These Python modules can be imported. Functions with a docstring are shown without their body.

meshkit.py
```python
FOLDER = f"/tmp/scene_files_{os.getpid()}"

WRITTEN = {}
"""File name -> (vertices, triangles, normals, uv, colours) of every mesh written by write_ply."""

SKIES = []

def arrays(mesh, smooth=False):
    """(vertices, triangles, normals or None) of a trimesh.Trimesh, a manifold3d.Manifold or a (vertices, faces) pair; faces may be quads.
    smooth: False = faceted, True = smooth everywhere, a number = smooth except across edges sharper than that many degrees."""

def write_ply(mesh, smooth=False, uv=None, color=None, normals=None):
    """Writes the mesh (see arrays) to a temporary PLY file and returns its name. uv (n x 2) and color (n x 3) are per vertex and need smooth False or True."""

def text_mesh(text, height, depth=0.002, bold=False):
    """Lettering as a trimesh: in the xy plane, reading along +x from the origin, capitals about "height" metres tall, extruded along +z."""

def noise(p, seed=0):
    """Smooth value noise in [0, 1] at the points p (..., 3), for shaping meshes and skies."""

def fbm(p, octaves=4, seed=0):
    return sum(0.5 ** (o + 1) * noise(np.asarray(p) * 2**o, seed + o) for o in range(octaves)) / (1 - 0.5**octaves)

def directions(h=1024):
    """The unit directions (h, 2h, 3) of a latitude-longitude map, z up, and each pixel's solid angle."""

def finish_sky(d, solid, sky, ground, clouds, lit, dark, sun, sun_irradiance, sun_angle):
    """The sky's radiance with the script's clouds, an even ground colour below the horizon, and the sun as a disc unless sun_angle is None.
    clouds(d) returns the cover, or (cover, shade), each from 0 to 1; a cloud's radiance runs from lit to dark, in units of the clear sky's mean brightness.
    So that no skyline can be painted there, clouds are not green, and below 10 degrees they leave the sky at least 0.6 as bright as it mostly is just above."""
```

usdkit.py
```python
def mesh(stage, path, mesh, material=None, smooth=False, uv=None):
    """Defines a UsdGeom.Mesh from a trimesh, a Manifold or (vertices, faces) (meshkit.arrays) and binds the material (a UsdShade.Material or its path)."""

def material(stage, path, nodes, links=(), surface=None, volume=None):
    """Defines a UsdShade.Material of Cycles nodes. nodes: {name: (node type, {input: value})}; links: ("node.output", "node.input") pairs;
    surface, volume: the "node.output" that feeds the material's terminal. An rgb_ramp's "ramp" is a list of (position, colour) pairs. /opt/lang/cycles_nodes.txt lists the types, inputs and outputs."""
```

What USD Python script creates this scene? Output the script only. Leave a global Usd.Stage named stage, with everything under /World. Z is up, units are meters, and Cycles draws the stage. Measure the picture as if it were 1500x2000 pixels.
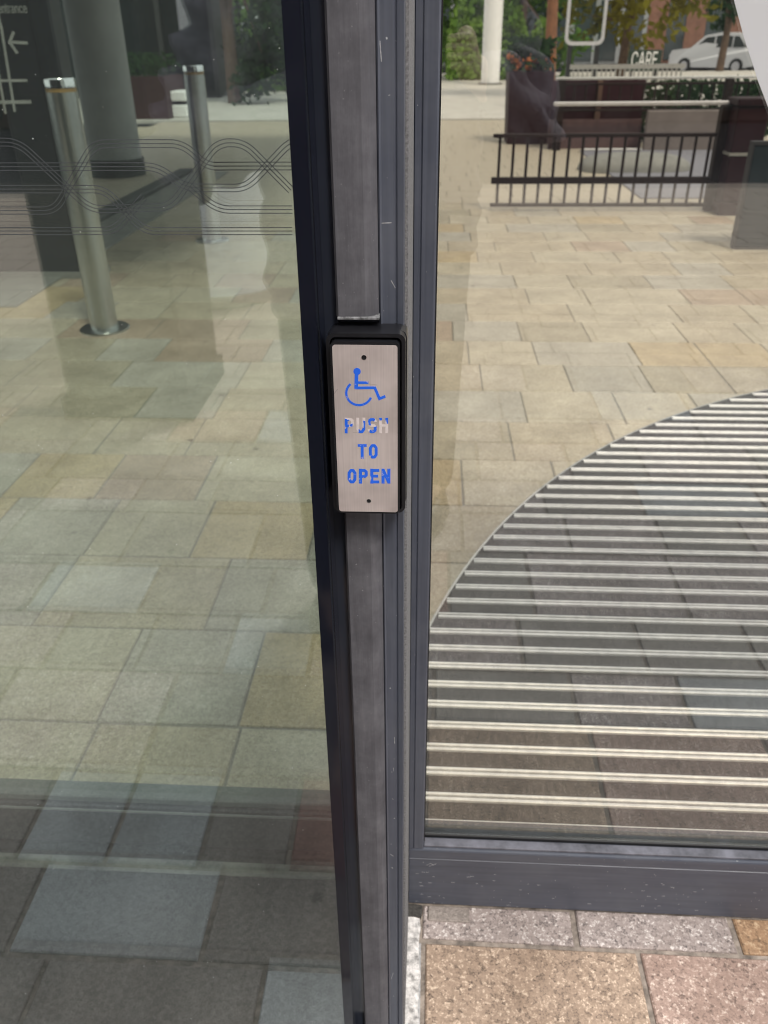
import math, random
import numpy as np, trimesh, usdkit, meshkit
import manifold3d as m3
from shapely.geometry import Polygon, LineString, Point, box as sbox
from shapely import affinity, union_all
from pxr import Usd, UsdGeom, UsdLux, UsdShade, Gf, Sdf, Vt

random.seed(7); rng = np.random.default_rng(7)
stage = Usd.Stage.CreateInMemory()
UsdGeom.SetStageUpAxis(stage, UsdGeom.Tokens.z); UsdGeom.SetStageMetersPerUnit(stage, 1.0)
UsdGeom.Xform.Define(stage, '/World'); UsdGeom.Scope.Define(stage, '/World/Looks')

# ------------------------------------------------------------------ camera, sky, sun, exposure
H, FPX = 1.15, 1600.0                                   # eye height in metres, focal length in photo pixels
PITCH, ROLL, YAW = map(math.radians, (29.886, -0.6727, 3.5))
fw = np.array([-math.sin(YAW)*math.cos(PITCH), math.cos(YAW)*math.cos(PITCH), -math.sin(PITCH)])
_r = np.cross(fw, [0, 0, 1]); _r /= np.linalg.norm(_r); _u = np.cross(_r, fw)
rt = _r*math.cos(ROLL)+_u*math.sin(ROLL); up = -_r*math.sin(ROLL)+_u*math.cos(ROLL)
cam = UsdGeom.Camera.Define(stage, '/World/camera')
M = np.eye(4); M[0, :3] = rt; M[1, :3] = up; M[2, :3] = -fw; M[3, :3] = (0, 0, H)
cam.AddTransformOp().Set(Gf.Matrix4d(M.tolist()))
cam.CreateHorizontalApertureAttr(36.0); cam.CreateVerticalApertureAttr(48.0)
cam.CreateFocalLengthAttr(36.0*FPX/1500.0); cam.CreateClippingRangeAttr(Gf.Vec2f(0.02, 400))
cam.CreateFStopAttr(16.0); cam.CreateFocusDistanceAttr(0.66)
cam.CreateExposureAttr(0.8)

SUN_EL, SUN_AZ = math.radians(56), math.radians(150)     # azimuth = atan2(x, y) of the direction towards the sun
SKY_STRENGTH, SUN_I = 0.10, 0.40
sd = np.array([math.sin(SUN_AZ)*math.cos(SUN_EL), math.cos(SUN_AZ)*math.cos(SUN_EL), math.sin(SUN_EL)])
dome = UsdLux.DomeLight.Define(stage, '/World/sky')
skymat = usdkit.material(stage, '/World/Looks/sky', {
    'sky': ('sky_texture', {'sky_type': 'single_scattering', 'sun_disc': False, 'sun_elevation': SUN_EL, 'sun_rotation': SUN_AZ}),
    'tc': ('texture_coordinate', {}),
    'n': ('noise_texture', {'scale': 2.2, 'detail': 5.0, 'roughness': 0.55}),
    'cl': ('rgb_ramp', {'ramp': [(0.0, (4.6, 4.9, 5.4)), (1.0, (8.2, 8.3, 8.4))]}),
    'fr': ('map_range', {'from_min': 0.25, 'from_max': 0.5, 'to_min': 0.6, 'to_max': 1.0, 'clamp': True}),
    'mx': ('mix_color', {'use_clamp': False}),
    'bg': ('background_shader', {'strength': SKY_STRENGTH})},
    [('tc.generated', 'n.vector'), ('n.fac', 'cl.fac'), ('n.fac', 'fr.value'), ('fr.result', 'mx.fac'), ('sky.color', 'mx.a'), ('cl.color', 'mx.b'),
     ('mx.result', 'bg.color')], surface='bg.background')
UsdShade.MaterialBindingAPI.Apply(dome.GetPrim()).Bind(skymat)
for k, v in (('kind', 'structure'), ('label', 'pale overcast daylight sky'), ('category', 'sky')):
    dome.GetPrim().SetCustomDataByKey(k, v)
sun = UsdLux.DistantLight.Define(stage, '/World/sun')
sun.CreateNormalizeAttr(True); sun.CreateIntensityAttr(SUN_I); sun.CreateAngleAttr(12.0); sun.CreateColorAttr(Gf.Vec3f(1.0, 0.95, 0.88))
_z = sd; _x = np.cross([0, 0, 1], _z); _x /= np.linalg.norm(_x); _y = np.cross(_z, _x)
M = np.eye(4); M[0, :3] = _x; M[1, :3] = _y; M[2, :3] = _z
sun.AddTransformOp().Set(Gf.Matrix4d(M.tolist()))

# ------------------------------------------------------------------ helpers
def P(x, y, Y):                                          # point of the vertical plane at depth Y seen at photo pixel (x, y)
    d = (x-750)/FPX*rt-(y-1000)/FPX*up+fw
    return np.array([0, 0, H])+d*(Y/d[1])
def G(x, y, z=0.0):                                      # point of the ground seen at photo pixel (x, y)
    d = (x-750)/FPX*rt-(y-1000)/FPX*up+fw
    return np.array([0, 0, H])+d*((z-H)/d[2])

_used = {}
def fresh(parent, name):
    k = f'{parent}/{name}'; n = _used.get(k, -1)+1; _used[k] = n
    return k if n == 0 else f'{k}_{n:03d}'
def tag(prim, label=None, cat=None, group=None, kind=None):
    for k, v in (('label', label), ('category', cat), ('group', group), ('kind', kind)):
        if v: prim.SetCustomDataByKey(k, v)
    return prim
def thing(name, label, cat, loc=(0, 0, 0), rz=0.0, group=None, kind=None):
    x = UsdGeom.Xform.Define(stage, fresh('/World', name))
    x.AddTranslateOp().Set(Gf.Vec3d(*map(float, loc)))
    if rz: x.AddRotateZOp().Set(math.degrees(rz))
    return tag(x.GetPrim(), label, cat, group, kind)
def part(name, mesh, mat, parent=None, smooth=False, label=None, kind=None):
    base = '/World' if parent is None else str(parent.GetPath())
    return tag(usdkit.mesh(stage, fresh(base, name), mesh, mat, smooth=smooth).GetPrim(), label, None, None, kind)
def copy_of(root, label, loc, rz=0.0, name=None):
    was = root.GetCustomData()
    r = thing(name or root.GetName(), label, was['category'], loc, rz, was.get('group'))
    r.GetReferences().AddInternalReference(root.GetPath())
    r.SetInstanceable(True)
    return r
cat = trimesh.util.concatenate
def bx(x0, x1, y0, y1, z0, z1, bev=0.0):
    if bev <= 0:
        m = trimesh.creation.box((x1-x0, y1-y0, z1-z0)); m.apply_translation(((x0+x1)/2, (y0+y1)/2, (z0+z1)/2)); return m
    b = bev
    pts = []
    for sx, a in ((-1, x0), (1, x1)):
        for sy, c in ((-1, y0), (1, y1)):
            for sz, e in ((-1, z0), (1, z1)):
                pts += [(a, c-sy*b, e-sz*b), (a-sx*b, c, e-sz*b), (a-sx*b, c-sy*b, e)]
    return trimesh.convex.convex_hull(np.array(pts))
def extr(poly, z0, z1):
    ms = [trimesh.creation.extrude_polygon(g, z1-z0, engine='earcut') for g in getattr(poly, 'geoms', [poly])]
    m = cat(ms); m.apply_translation((0, 0, z0)); return m
def facing(poly, Y, depth):                              # polygon in (x, z), extruded from Y towards the viewer
    m = extr(poly, 0, depth)
    v = np.array(m.vertices); m.vertices = np.c_[v[:, 0], Y-v[:, 2], v[:, 1]]
    return m
def cyl(p, q, r, n=16, r2=None):
    p, q = np.array(p, float), np.array(q, float); L = np.linalg.norm(q-p)
    prof = [[0, 0], [r, 0], [r if r2 is None else r2, L], [0, L]]
    m = trimesh.creation.revolve(prof, sections=n)
    m.apply_transform(trimesh.geometry.align_vectors([0, 0, 1], (q-p)/L)); m.apply_translation(p); return m
def lathe(prof, n=40):
    return trimesh.creation.revolve(np.array(prof, float), sections=n)

# ------------------------------------------------------------------ materials
def mat(name, nodes, links, surface):
    return usdkit.material(stage, '/World/Looks/'+name, nodes, links, surface=surface)
def plain(name, col, rough=0.5, metal=0.0, spec=0.5, wear=0.12, scale=20.0, bump=0.0, bscale=None):
    c = np.array(col, float)
    nodes = {'g': ('geometry', {}), 'n': ('noise_texture', {'scale': scale, 'detail': 6.0, 'roughness': 0.6}),
             'r': ('rgb_ramp', {'ramp': [(0.3, c*(1-wear)), (0.7, np.minimum(c*(1+wear), 1))]}),
             'p': ('principled_bsdf', {'roughness': rough, 'metallic': metal, 'specular_ior_level': spec})}
    links = [('g.position', 'n.vector'), ('n.fac', 'r.fac'), ('r.color', 'p.base_color')]
    if bump:
        nodes['n2'] = ('noise_texture', {'scale': bscale or scale*4, 'detail': 4.0})
        nodes['b'] = ('bump', {'strength': bump, 'distance': 0.002})
        links += [('g.position', 'n2.vector'), ('n2.fac', 'b.height'), ('b.normal', 'p.normal')]
    return mat(name, nodes, links, 'p.BSDF')

def granite(name, base, light, dark, grain=235.0, contrast=1.0, rough=0.62, patch=5.0):
    """flamed granite: crystals of a few millimetres blending between three tones, with cloudy patches"""
    b, l, d = (np.array(c, float) for c in (base, light, dark))
    m_ = lambda c: b+(c-b)*contrast
    return mat(name, {
        'g': ('geometry', {}),
        'wn': ('noise_texture', {'scale': grain*0.9, 'detail': 2.0}),
        'wm': ('vector_math', {'math_type': 'multiply_add', 'vector2': (0.010, 0.010, 0.010)}),
        'v': ('voronoi_texture', {'scale': grain, 'feature': 'smooth_f1', 'smoothness': 0.12, 'randomness': 1.0}),
        'sc': ('separate_color', {}),
        'fn': ('noise_texture', {'scale': grain*1.5, 'detail': 3.0, 'roughness': 0.7}),
        'fm': ('math', {'math_type': 'multiply_add', 'value2': 2.4, 'value3': -0.72}),
        'ml': ('mix_float', {'fac': 0.5}),
        'r': ('rgb_ramp', {'ramp': [(0.0, m_(d)), (0.18, m_(d)*0.6+b*0.4), (0.34, b*0.86), (0.52, b), (0.66, b*1.12), (0.82, m_(l)*0.85), (1.0, m_(l))]}),
        'pn': ('noise_texture', {'scale': patch, 'detail': 6.0, 'roughness': 0.65}),
        'pr': ('rgb_ramp', {'ramp': [(0.3, (0.76, 0.74, 0.72)), (0.7, (1.14, 1.13, 1.12))]}),
        'mu': ('mix_color', {'blend_type': 'multiply', 'fac': 1.0, 'use_clamp': False}),
        'tn': ('noise_texture', {'scale': 11.0, 'detail': 8.0, 'roughness': 0.72, 'distortion': 0.8}), 'tr': ('rgb_ramp', {'ramp': [(0.0, (0.72, 0.69, 0.66)), (0.40, (0.94, 0.93, 0.92)), (0.52, (1, 1, 1)), (0.66, (1, 1, 1)), (0.75, (1.12, 1.12, 1.12))]}),
        'gv': ('voronoi_texture', {'scale': 4.3, 'feature': 'f1'}), 'gr': ('map_range', {'from_min': 0.035, 'from_max': 0.06, 'to_min': 0.45, 'to_max': 1.0, 'clamp': True}),
        'm2': ('mix_color', {'blend_type': 'multiply', 'fac': 1.0, 'use_clamp': False}), 'm3': ('mix_color', {'blend_type': 'multiply', 'fac': 1.0, 'use_clamp': False}),
        'bn': ('noise_texture', {'scale': grain*0.7, 'detail': 4.0}),
        'b': ('bump', {'strength': 0.3, 'distance': 0.0012}),
        'p': ('principled_bsdf', {'roughness': rough, 'specular_ior_level': 0.35})},
        [('g.position', 'wn.vector'), ('wn.color', 'wm.vector1'), ('g.position', 'wm.vector3'), ('wm.vector', 'v.vector'), ('v.color', 'sc.color'),
         ('g.position', 'fn.vector'), ('fn.fac', 'fm.value1'), ('sc.r', 'ml.a'), ('fm.value', 'ml.b'), ('ml.result', 'r.fac'),
         ('g.position', 'pn.vector'), ('pn.fac', 'pr.fac'), ('r.color', 'mu.a'), ('pr.color', 'mu.b'), ('g.position', 'tn.vector'), ('tn.fac', 'tr.fac'), ('mu.result', 'm2.a'), ('tr.color', 'm2.b'),
         ('g.position', 'gv.vector'), ('gv.distance', 'gr.value'), ('m2.result', 'm3.a'), ('gr.result', 'm3.b'), ('m3.result', 'p.base_color'),
         ('g.position', 'bn.vector'), ('bn.fac', 'b.height'), ('b.normal', 'p.normal')], 'p.BSDF')

def glass(name, tint, r0, edge=0.75, dust=0.006, coat=(0.93, 0.97, 1.0)):
    """clear pane: a mirror mixed with see-through by the view angle, with a trace of dust specks"""
    return mat(name, {
        'lw': ('layer_weight', {'blend': 0.5}),
        'pw': ('math', {'math_type': 'power', 'value2': 4.0}),
        'mr': ('map_range', {'from_min': 0.0, 'from_max': 1.0, 'to_min': r0, 'to_max': edge, 'clamp': True}),
        't': ('transparent_bsdf', {'color': tint}), 'gl': ('glossy_bsdf', {'color': coat, 'roughness': 0.0}),
        'm': ('mix_closure', {}), 'g': ('geometry', {}), 'mp': ('mapping', {'scale': (9.0, 9.0, 2.2)}), 'sn': ('noise_texture', {'scale': 1.0, 'detail': 7.0, 'roughness': 0.68, 'distortion': 0.6}),
        'sr': ('map_range', {'from_min': 0.48, 'from_max': 0.78, 'to_min': 0.002, 'to_max': dust*4, 'clamp': True}), 'dd': ('diffuse_bsdf', {'color': (0.6, 0.6, 0.58)}), 'md': ('mix_closure', {})},
        [('lw.facing', 'pw.value1'), ('pw.value', 'mr.value'), ('mr.result', 'm.fac'), ('t.BSDF', 'm.closure1'), ('gl.BSDF', 'm.closure2'),
         ('g.position', 'mp.vector'), ('mp.vector', 'sn.vector'), ('sn.fac', 'sr.value'), ('sr.result', 'md.fac'), ('m.closure', 'md.closure1'), ('dd.BSDF', 'md.closure2')], 'md.closure')

def frame_paint(name, col, rough=0.38, chips=0.006, streak=1.0, along=(260.0, 260.0, 7.0)):
    """powder-coated aluminium with faint vertical streaks, dust and a few pale chips"""
    c = np.array(col, float)
    return mat(name, {
        'g': ('geometry', {}),
        'mp': ('mapping', {'scale': along}),
        'n': ('noise_texture', {'scale': 1.0, 'detail': 4.0, 'roughness': 0.6}),
        'r': ('rgb_ramp', {'ramp': [(0.25, c*(1-0.16*streak)), (0.75, c*(1+0.2*streak))]}),
        'v': ('noise_texture', {'scale': 330.0, 'detail': 1.0}),
        'vr': ('map_range', {'from_min': 0.80-chips*3, 'from_max': 0.82, 'to_min': 0.0, 'to_max': 0.75, 'clamp': True}),
        'sn': ('noise_texture', {'scale': 9.0, 'detail': 6.0, 'roughness': 0.7}),
        'sr': ('map_range', {'from_min': 0.45, 'from_max': 0.8, 'to_min': 0.0, 'to_max': 0.10, 'clamp': True}),
        'mx0': ('mix_color', {'b': (0.42, 0.42, 0.42)}),
        'mx': ('mix_color', {'b': (0.62, 0.62, 0.62)}),
        'rr': ('map_range', {'from_min': 0.3, 'from_max': 0.7, 'to_min': rough-0.06, 'to_max': rough+0.14, 'clamp': True}),
        'p': ('principled_bsdf', {'specular_ior_level': 0.5})},
        [('g.position', 'mp.vector'), ('mp.vector', 'n.vector'), ('n.fac', 'r.fac'), ('g.position', 'v.vector'), ('v.fac', 'vr.value'),
         ('g.position', 'sn.vector'), ('sn.fac', 'sr.value'), ('sr.result', 'mx0.fac'), ('r.color', 'mx0.a'), ('mx0.result', 'mx.a'), ('vr.result', 'mx.fac'),
         ('mx.result', 'p.base_color'), ('sn.fac', 'rr.value'), ('rr.result', 'p.roughness')], 'p.BSDF')

NAVY = frame_paint('navy_paint', (0.074, 0.082, 0.108), 0.36)
NAVY_RAIL = frame_paint('navy_rail_paint', (0.076, 0.083, 0.108), 0.40, chips=0.012, along=(9.0, 260.0, 160.0))
FRIT = plain('black_glass_edge', (0.006, 0.007, 0.012), 0.08, wear=0.05)
FRIT2 = plain('navy_glass_edge', (0.022, 0.026, 0.038), 0.12, wear=0.08)
def seal_mat():
    return mat('worn_grey_rubber', {
        'g': ('geometry', {}),
        'mp': ('mapping', {'scale': (130.0, 130.0, 10.0)}), 'n': ('noise_texture', {'scale': 1.0, 'detail': 7.0, 'roughness': 0.7}),
        'm2': ('noise_texture', {'scale': 26.0, 'detail': 6.0, 'roughness': 0.7}),
        'ad': ('math', {'math_type': 'multiply_add', 'value2': 0.45}), 'hm': ('math', {'math_type': 'multiply', 'value2': 0.6}),
        'r': ('rgb_ramp', {'ramp': [(0.3, (0.062, 0.060, 0.066)), (0.5, (0.105, 0.102, 0.114)), (0.72, (0.165, 0.161, 0.176))]}),
        'v': ('noise_texture', {'scale': 420.0, 'detail': 1.0}),
        'vr': ('map_range', {'from_min': 0.76, 'from_max': 0.84, 'to_min': 0.0, 'to_max': 0.5, 'clamp': True}),
        'mx': ('mix_color', {'b': (0.42, 0.41, 0.41)}),
        'b': ('bump', {'strength': 0.25, 'distance': 0.001}),
        'p': ('principled_bsdf', {'roughness': 0.72, 'specular_ior_level': 0.3})},
        [('g.position', 'mp.vector'), ('mp.vector', 'n.vector'), ('g.position', 'm2.vector'), ('m2.fac', 'hm.value1'), ('n.fac', 'ad.value1'), ('hm.value', 'ad.value3'), ('ad.value', 'r.fac'),
         ('g.position', 'v.vector'), ('v.fac', 'vr.value'), ('vr.result', 'mx.fac'), ('r.color', 'mx.a'), ('mx.result', 'p.base_color'),
         ('n.fac', 'b.height'), ('b.normal', 'p.normal')], 'p.BSDF')
RUBBER = seal_mat()
BRUSH_SEAL = plain('grey_brush_seal', (0.22, 0.215, 0.22), 0.9, wear=0.45, scale=420.0, bump=0.6)
GASKET = plain('black_gasket', (0.012, 0.012, 0.013), 0.5)
DUSTY = plain('dusty_ledge', (0.13, 0.13, 0.155), 0.6, wear=0.5, scale=35.0)
BLACK_PLASTIC = plain('black_plastic', (0.010, 0.010, 0.012), 0.32, wear=0.3, scale=60)
STEEL_PLATE = mat('brushed_steel', {
    'g': ('geometry', {}), 'mp': ('mapping', {'scale': (900.0, 900.0, 12.0)}), 'n': ('noise_texture', {'scale': 1.0, 'detail': 5.0, 'roughness': 0.7}),
    'm2': ('noise_texture', {'scale': 24.0, 'detail': 4.0}),
    'r': ('rgb_ramp', {'ramp': [(0.2, (0.55, 0.475, 0.455)), (0.8, (0.70, 0.62, 0.595))]}),
    'r2': ('rgb_ramp', {'ramp': [(0.3, (0.78, 0.77, 0.765)), (0.6, (1.08, 1.08, 1.08))]}),
    'mu': ('mix_color', {'blend_type': 'multiply', 'fac': 1.0, 'use_clamp': False}),
    'sv': ('voronoi_texture', {'scale': 18.0, 'feature': 'distance_to_edge'}),
    'smp': ('mapping', {'scale': (1.0, 1.0, 1.6), 'rotation': (0.2, 0.5, 0.3)}),
    'sn': ('noise_texture', {'scale': 30.0, 'detail': 2.0}),
    'sl': ('math', {'math_type': 'less_than', 'value2': 0.006}), 'sg': ('math', {'math_type': 'greater_than', 'value2': 0.56}), 'sm': ('math', {'math_type': 'multiply'}),
    'sf': ('math', {'math_type': 'multiply', 'value2': 0.35}),
    'mx': ('mix_color', {'b': (0.16, 0.14, 0.13)}),
    'p': ('principled_bsdf', {'metallic': 0.4, 'roughness': 0.40, 'anisotropic': 0.5})},
    [('g.position', 'mp.vector'), ('mp.vector', 'n.vector'), ('n.fac', 'r.fac'), ('g.position', 'm2.vector'), ('m2.fac', 'r2.fac'), ('r.color', 'mu.a'), ('r2.color', 'mu.b'),
     ('g.position', 'smp.vector'), ('smp.vector', 'sv.vector'), ('sv.distance', 'sl.value1'), ('g.position', 'sn.vector'), ('sn.fac', 'sg.value1'), ('sl.value', 'sm.value1'), ('sg.value', 'sm.value2'),
     ('sm.value', 'sf.value1'), ('sf.value', 'mx.fac'), ('mu.result', 'mx.a'), ('mx.result', 'p.base_color')], 'p.BSDF')
def ink(name, lo, hi, worn=(0.62, 0.56, 0.56)):
    return mat(name, {
        'g': ('geometry', {}), 'n': ('noise_texture', {'scale': 260.0, 'detail': 5.0, 'roughness': 0.65}),
        's': ('map_range', {'from_min': lo, 'from_max': hi, 'to_min': 0.0, 'to_max': 1.0, 'clamp': True}),
        'mx': ('mix_color', {'a': (0.015, 0.135, 0.80), 'b': worn}), 'p': ('principled_bsdf', {'roughness': 0.45})},
        [('g.position', 'n.vector'), ('n.fac', 's.value'), ('s.result', 'mx.fac'), ('mx.result', 'p.base_color')], 'p.BSDF')
INK = ink('blue_ink', 0.60, 0.68)
INK_WORN = ink('worn_blue_ink', 0.48, 0.52)
PANE_L = glass('door_glass', (0.88, 0.915, 0.885), 0.16, dust=0.005)
PANE_R = glass('panel_glass', (0.95, 0.925, 0.865), 0.135, dust=0.0025, coat=(0.88, 0.95, 1.0))
PANE_IN = glass('inner_glass', (0.94, 0.96, 0.93), 0.03, 0.5, dust=0.001)
STEEL = plain('satin_steel', (0.50, 0.51, 0.49), 0.27, metal=1.0, wear=0.08, scale=60)
POLISHED = plain('polished_steel', (0.75, 0.75, 0.74), 0.12, metal=1.0, wear=0.05)
AMBER = plain('amber_band', (0.27, 0.17, 0.06), 0.4)
ALU = plain('mat_aluminium', (0.88, 0.885, 0.91), 0.34, metal=0.2, wear=0.2, scale=45)
CARPET = plain('charcoal_carpet', (0.036, 0.039, 0.045), 0.95, spec=0.05, wear=0.5, scale=900)
THRESH = plain('dark_threshold', (0.016, 0.017, 0.018), 0.7, spec=0.2, wear=0.3, scale=90)
BED_OUT = plain('grey_mortar', (0.28, 0.235, 0.20), 0.9, wear=0.55, scale=60, bump=0.5)
BED_IN = plain('floor_grout', (0.24, 0.225, 0.185), 0.9, wear=0.3, scale=120)
LIME = plain('lime_deposit', (0.62, 0.59, 0.57), 0.85, wear=0.6, scale=110, bump=0.8)
DARK_PATCH = plain('dark_patch', (0.06, 0.055, 0.05), 0.8, wear=0.6, scale=300)
ASPHALT = plain('asphalt', (0.045, 0.045, 0.05), 0.95, spec=0.0, wear=0.25, scale=60)
WHITE = plain('white_paint', (0.80, 0.80, 0.78), 0.5, wear=0.05)
CONCRETE = plain('grey_column', (0.30, 0.305, 0.30), 0.6, wear=0.08, scale=6)
MAROON = plain('maroon_paint', (0.016, 0.0035, 0.006), 0.55, wear=0.2, spec=0.2)
MAROON2 = plain('plum_panel', (0.026, 0.0055, 0.010), 0.6, wear=0.2, scale=4, spec=0.15)
RAILDARK = plain('railing_paint', (0.014, 0.007, 0.006), 0.6, spec=0.2)
SIGNGREY = plain('charcoal_board', (0.022, 0.024, 0.028), 0.4, wear=0.1)
SIGNTEXT = plain('pale_lettering', (0.60, 0.60, 0.56), 0.5)
DARKSTONE = plain('dark_stone', (0.045, 0.047, 0.045), 0.6, wear=0.2, scale=8)
GREYSTONE = plain('grey_stone', (0.22, 0.22, 0.20), 0.7, wear=0.15, scale=8)
TEAL = plain('slate_teal', (0.010, 0.018, 0.022), 0.6, spec=0.15)
BLACK = plain('soft_black', (0.012, 0.012, 0.014), 0.6)

GRAN_OUT = {
    'pink': granite('granite_pink', (0.45, 0.32, 0.27), (0.95, 0.80, 0.70), (0.06, 0.045, 0.04), grain=195),
    'buff': granite('granite_buff', (0.42, 0.31, 0.235), (0.92, 0.74, 0.58), (0.06, 0.045, 0.04), grain=195),
    'mauve': granite('granite_mauve', (0.42, 0.355, 0.335), (0.95, 0.89, 0.86), (0.05, 0.045, 0.05), grain=195),
    'grey': granite('granite_grey', (0.46, 0.46, 0.465), (0.70, 0.70, 0.69), (0.26, 0.26, 0.265), contrast=0.7),
    'orange': granite('granite_orange', (0.44, 0.28, 0.17), (0.80, 0.60, 0.40), (0.10, 0.07, 0.05), grain=195),
    'brown': granite('granite_brown', (0.31, 0.27, 0.245), (0.52, 0.46, 0.42), (0.14, 0.12, 0.11), contrast=0.8),
    'red': granite('granite_red', (0.30, 0.185, 0.16), (0.50, 0.36, 0.30), (0.13, 0.09, 0.08), contrast=0.8),
    'dun': granite('granite_dun', (0.36, 0.325, 0.295), (0.56, 0.52, 0.48), (0.18, 0.16, 0.15), contrast=0.75)}
FL = {
    'buff': granite('floor_buff', (0.44, 0.385, 0.285), (0.64, 0.59, 0.48), (0.25, 0.22, 0.165), grain=200, contrast=1.0, rough=0.38),
    'cream': granite('floor_cream', (0.47, 0.425, 0.325), (0.66, 0.61, 0.51), (0.28, 0.255, 0.20), grain=200, contrast=1.0, rough=0.38),
    'yellow': granite('floor_yellow', (0.46, 0.375, 0.235), (0.64, 0.55, 0.40), (0.26, 0.21, 0.135), grain=200, contrast=1.0, rough=0.38),
    'grey': granite('floor_grey', (0.42, 0.395, 0.33), (0.60, 0.585, 0.53), (0.25, 0.24, 0.21), grain=200, contrast=1.0, rough=0.38),
    'rust': granite('floor_rust', (0.41, 0.33, 0.25), (0.58, 0.48, 0.38), (0.23, 0.18, 0.135), grain=200, contrast=1.0, rough=0.38),
    'olive': granite('floor_olive', (0.39, 0.35, 0.26), (0.58, 0.54, 0.44), (0.22, 0.20, 0.15), grain=200, contrast=1.0, rough=0.38)}
FAR_SLABS = mat('far_slabs', {
    'g': ('geometry', {}), 'r': ('rgb_ramp', {'ramp': [(0, (0.42, 0.37, 0.285)), (0.25, (0.48, 0.44, 0.35)), (0.5, (0.44, 0.42, 0.36)), (0.75, (0.47, 0.40, 0.29)), (1, (0.43, 0.345, 0.255))]}),
    'p': ('principled_bsdf', {'roughness': 0.5})}, [('g.random_per_island', 'r.fac'), ('r.color', 'p.base_color')], 'p.BSDF')

# ------------------------------------------------------------------ ground, pavement, floor, road
DP, DR, DL = 0.601, 0.791, 0.555                                    # depth of the door's outer face and of the recessed panel's face
def slab(x0, x1, y0, y1, gap, z=0.0, tilt=0.0008, inset=0.0022):
    a, b, c, d = x0+gap/2, x1-gap/2, y0+gap/2, y1-gap/2
    j = lambda: rng.uniform(-0.0012, 0.0012)
    ring = [(a+j(), c+j()), (b+j(), c+j()), (b+j(), d+j()), (a+j(), d+j())]
    cx, cy = (a+b)/2, (c+d)/2
    dz = rng.uniform(-tilt, tilt, 4)
    v = [(x, y, z-0.020) for x, y in ring]+[(x, y, z-0.0022+e) for (x, y), e in zip(ring, dz)]
    v += [(x-math.copysign(inset, x-cx), y-math.copysign(inset, y-cy), z+e) for (x, y), e in zip(ring, dz)]
    f = []
    for k in range(4):
        n = (k+1) % 4
        f += [(k, n, n+4), (k, n+4, k+4), (k+4, n+4, n+8), (k+4, n+8, k+8)]
    f += [(8, 9, 10), (8, 10, 11)]
    return trimesh.Trimesh(v, f, process=False)

gy = [-160, 37.45, 38.0, 160]; gz = [-0.05, -0.05, -0.37, -0.37]
gv = [(x, y, z) for y, z in zip(gy, gz) for x in (-160, 160)]
ground = part('ground', trimesh.Trimesh(gv, [f for k in range(3) for f in ((2*k, 2*k+1, 2*k+3), (2*k, 2*k+3, 2*k+2))], process=False), ASPHALT)
tag(ground, 'wide grey ground beyond the paving', 'ground', kind='structure')

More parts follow.
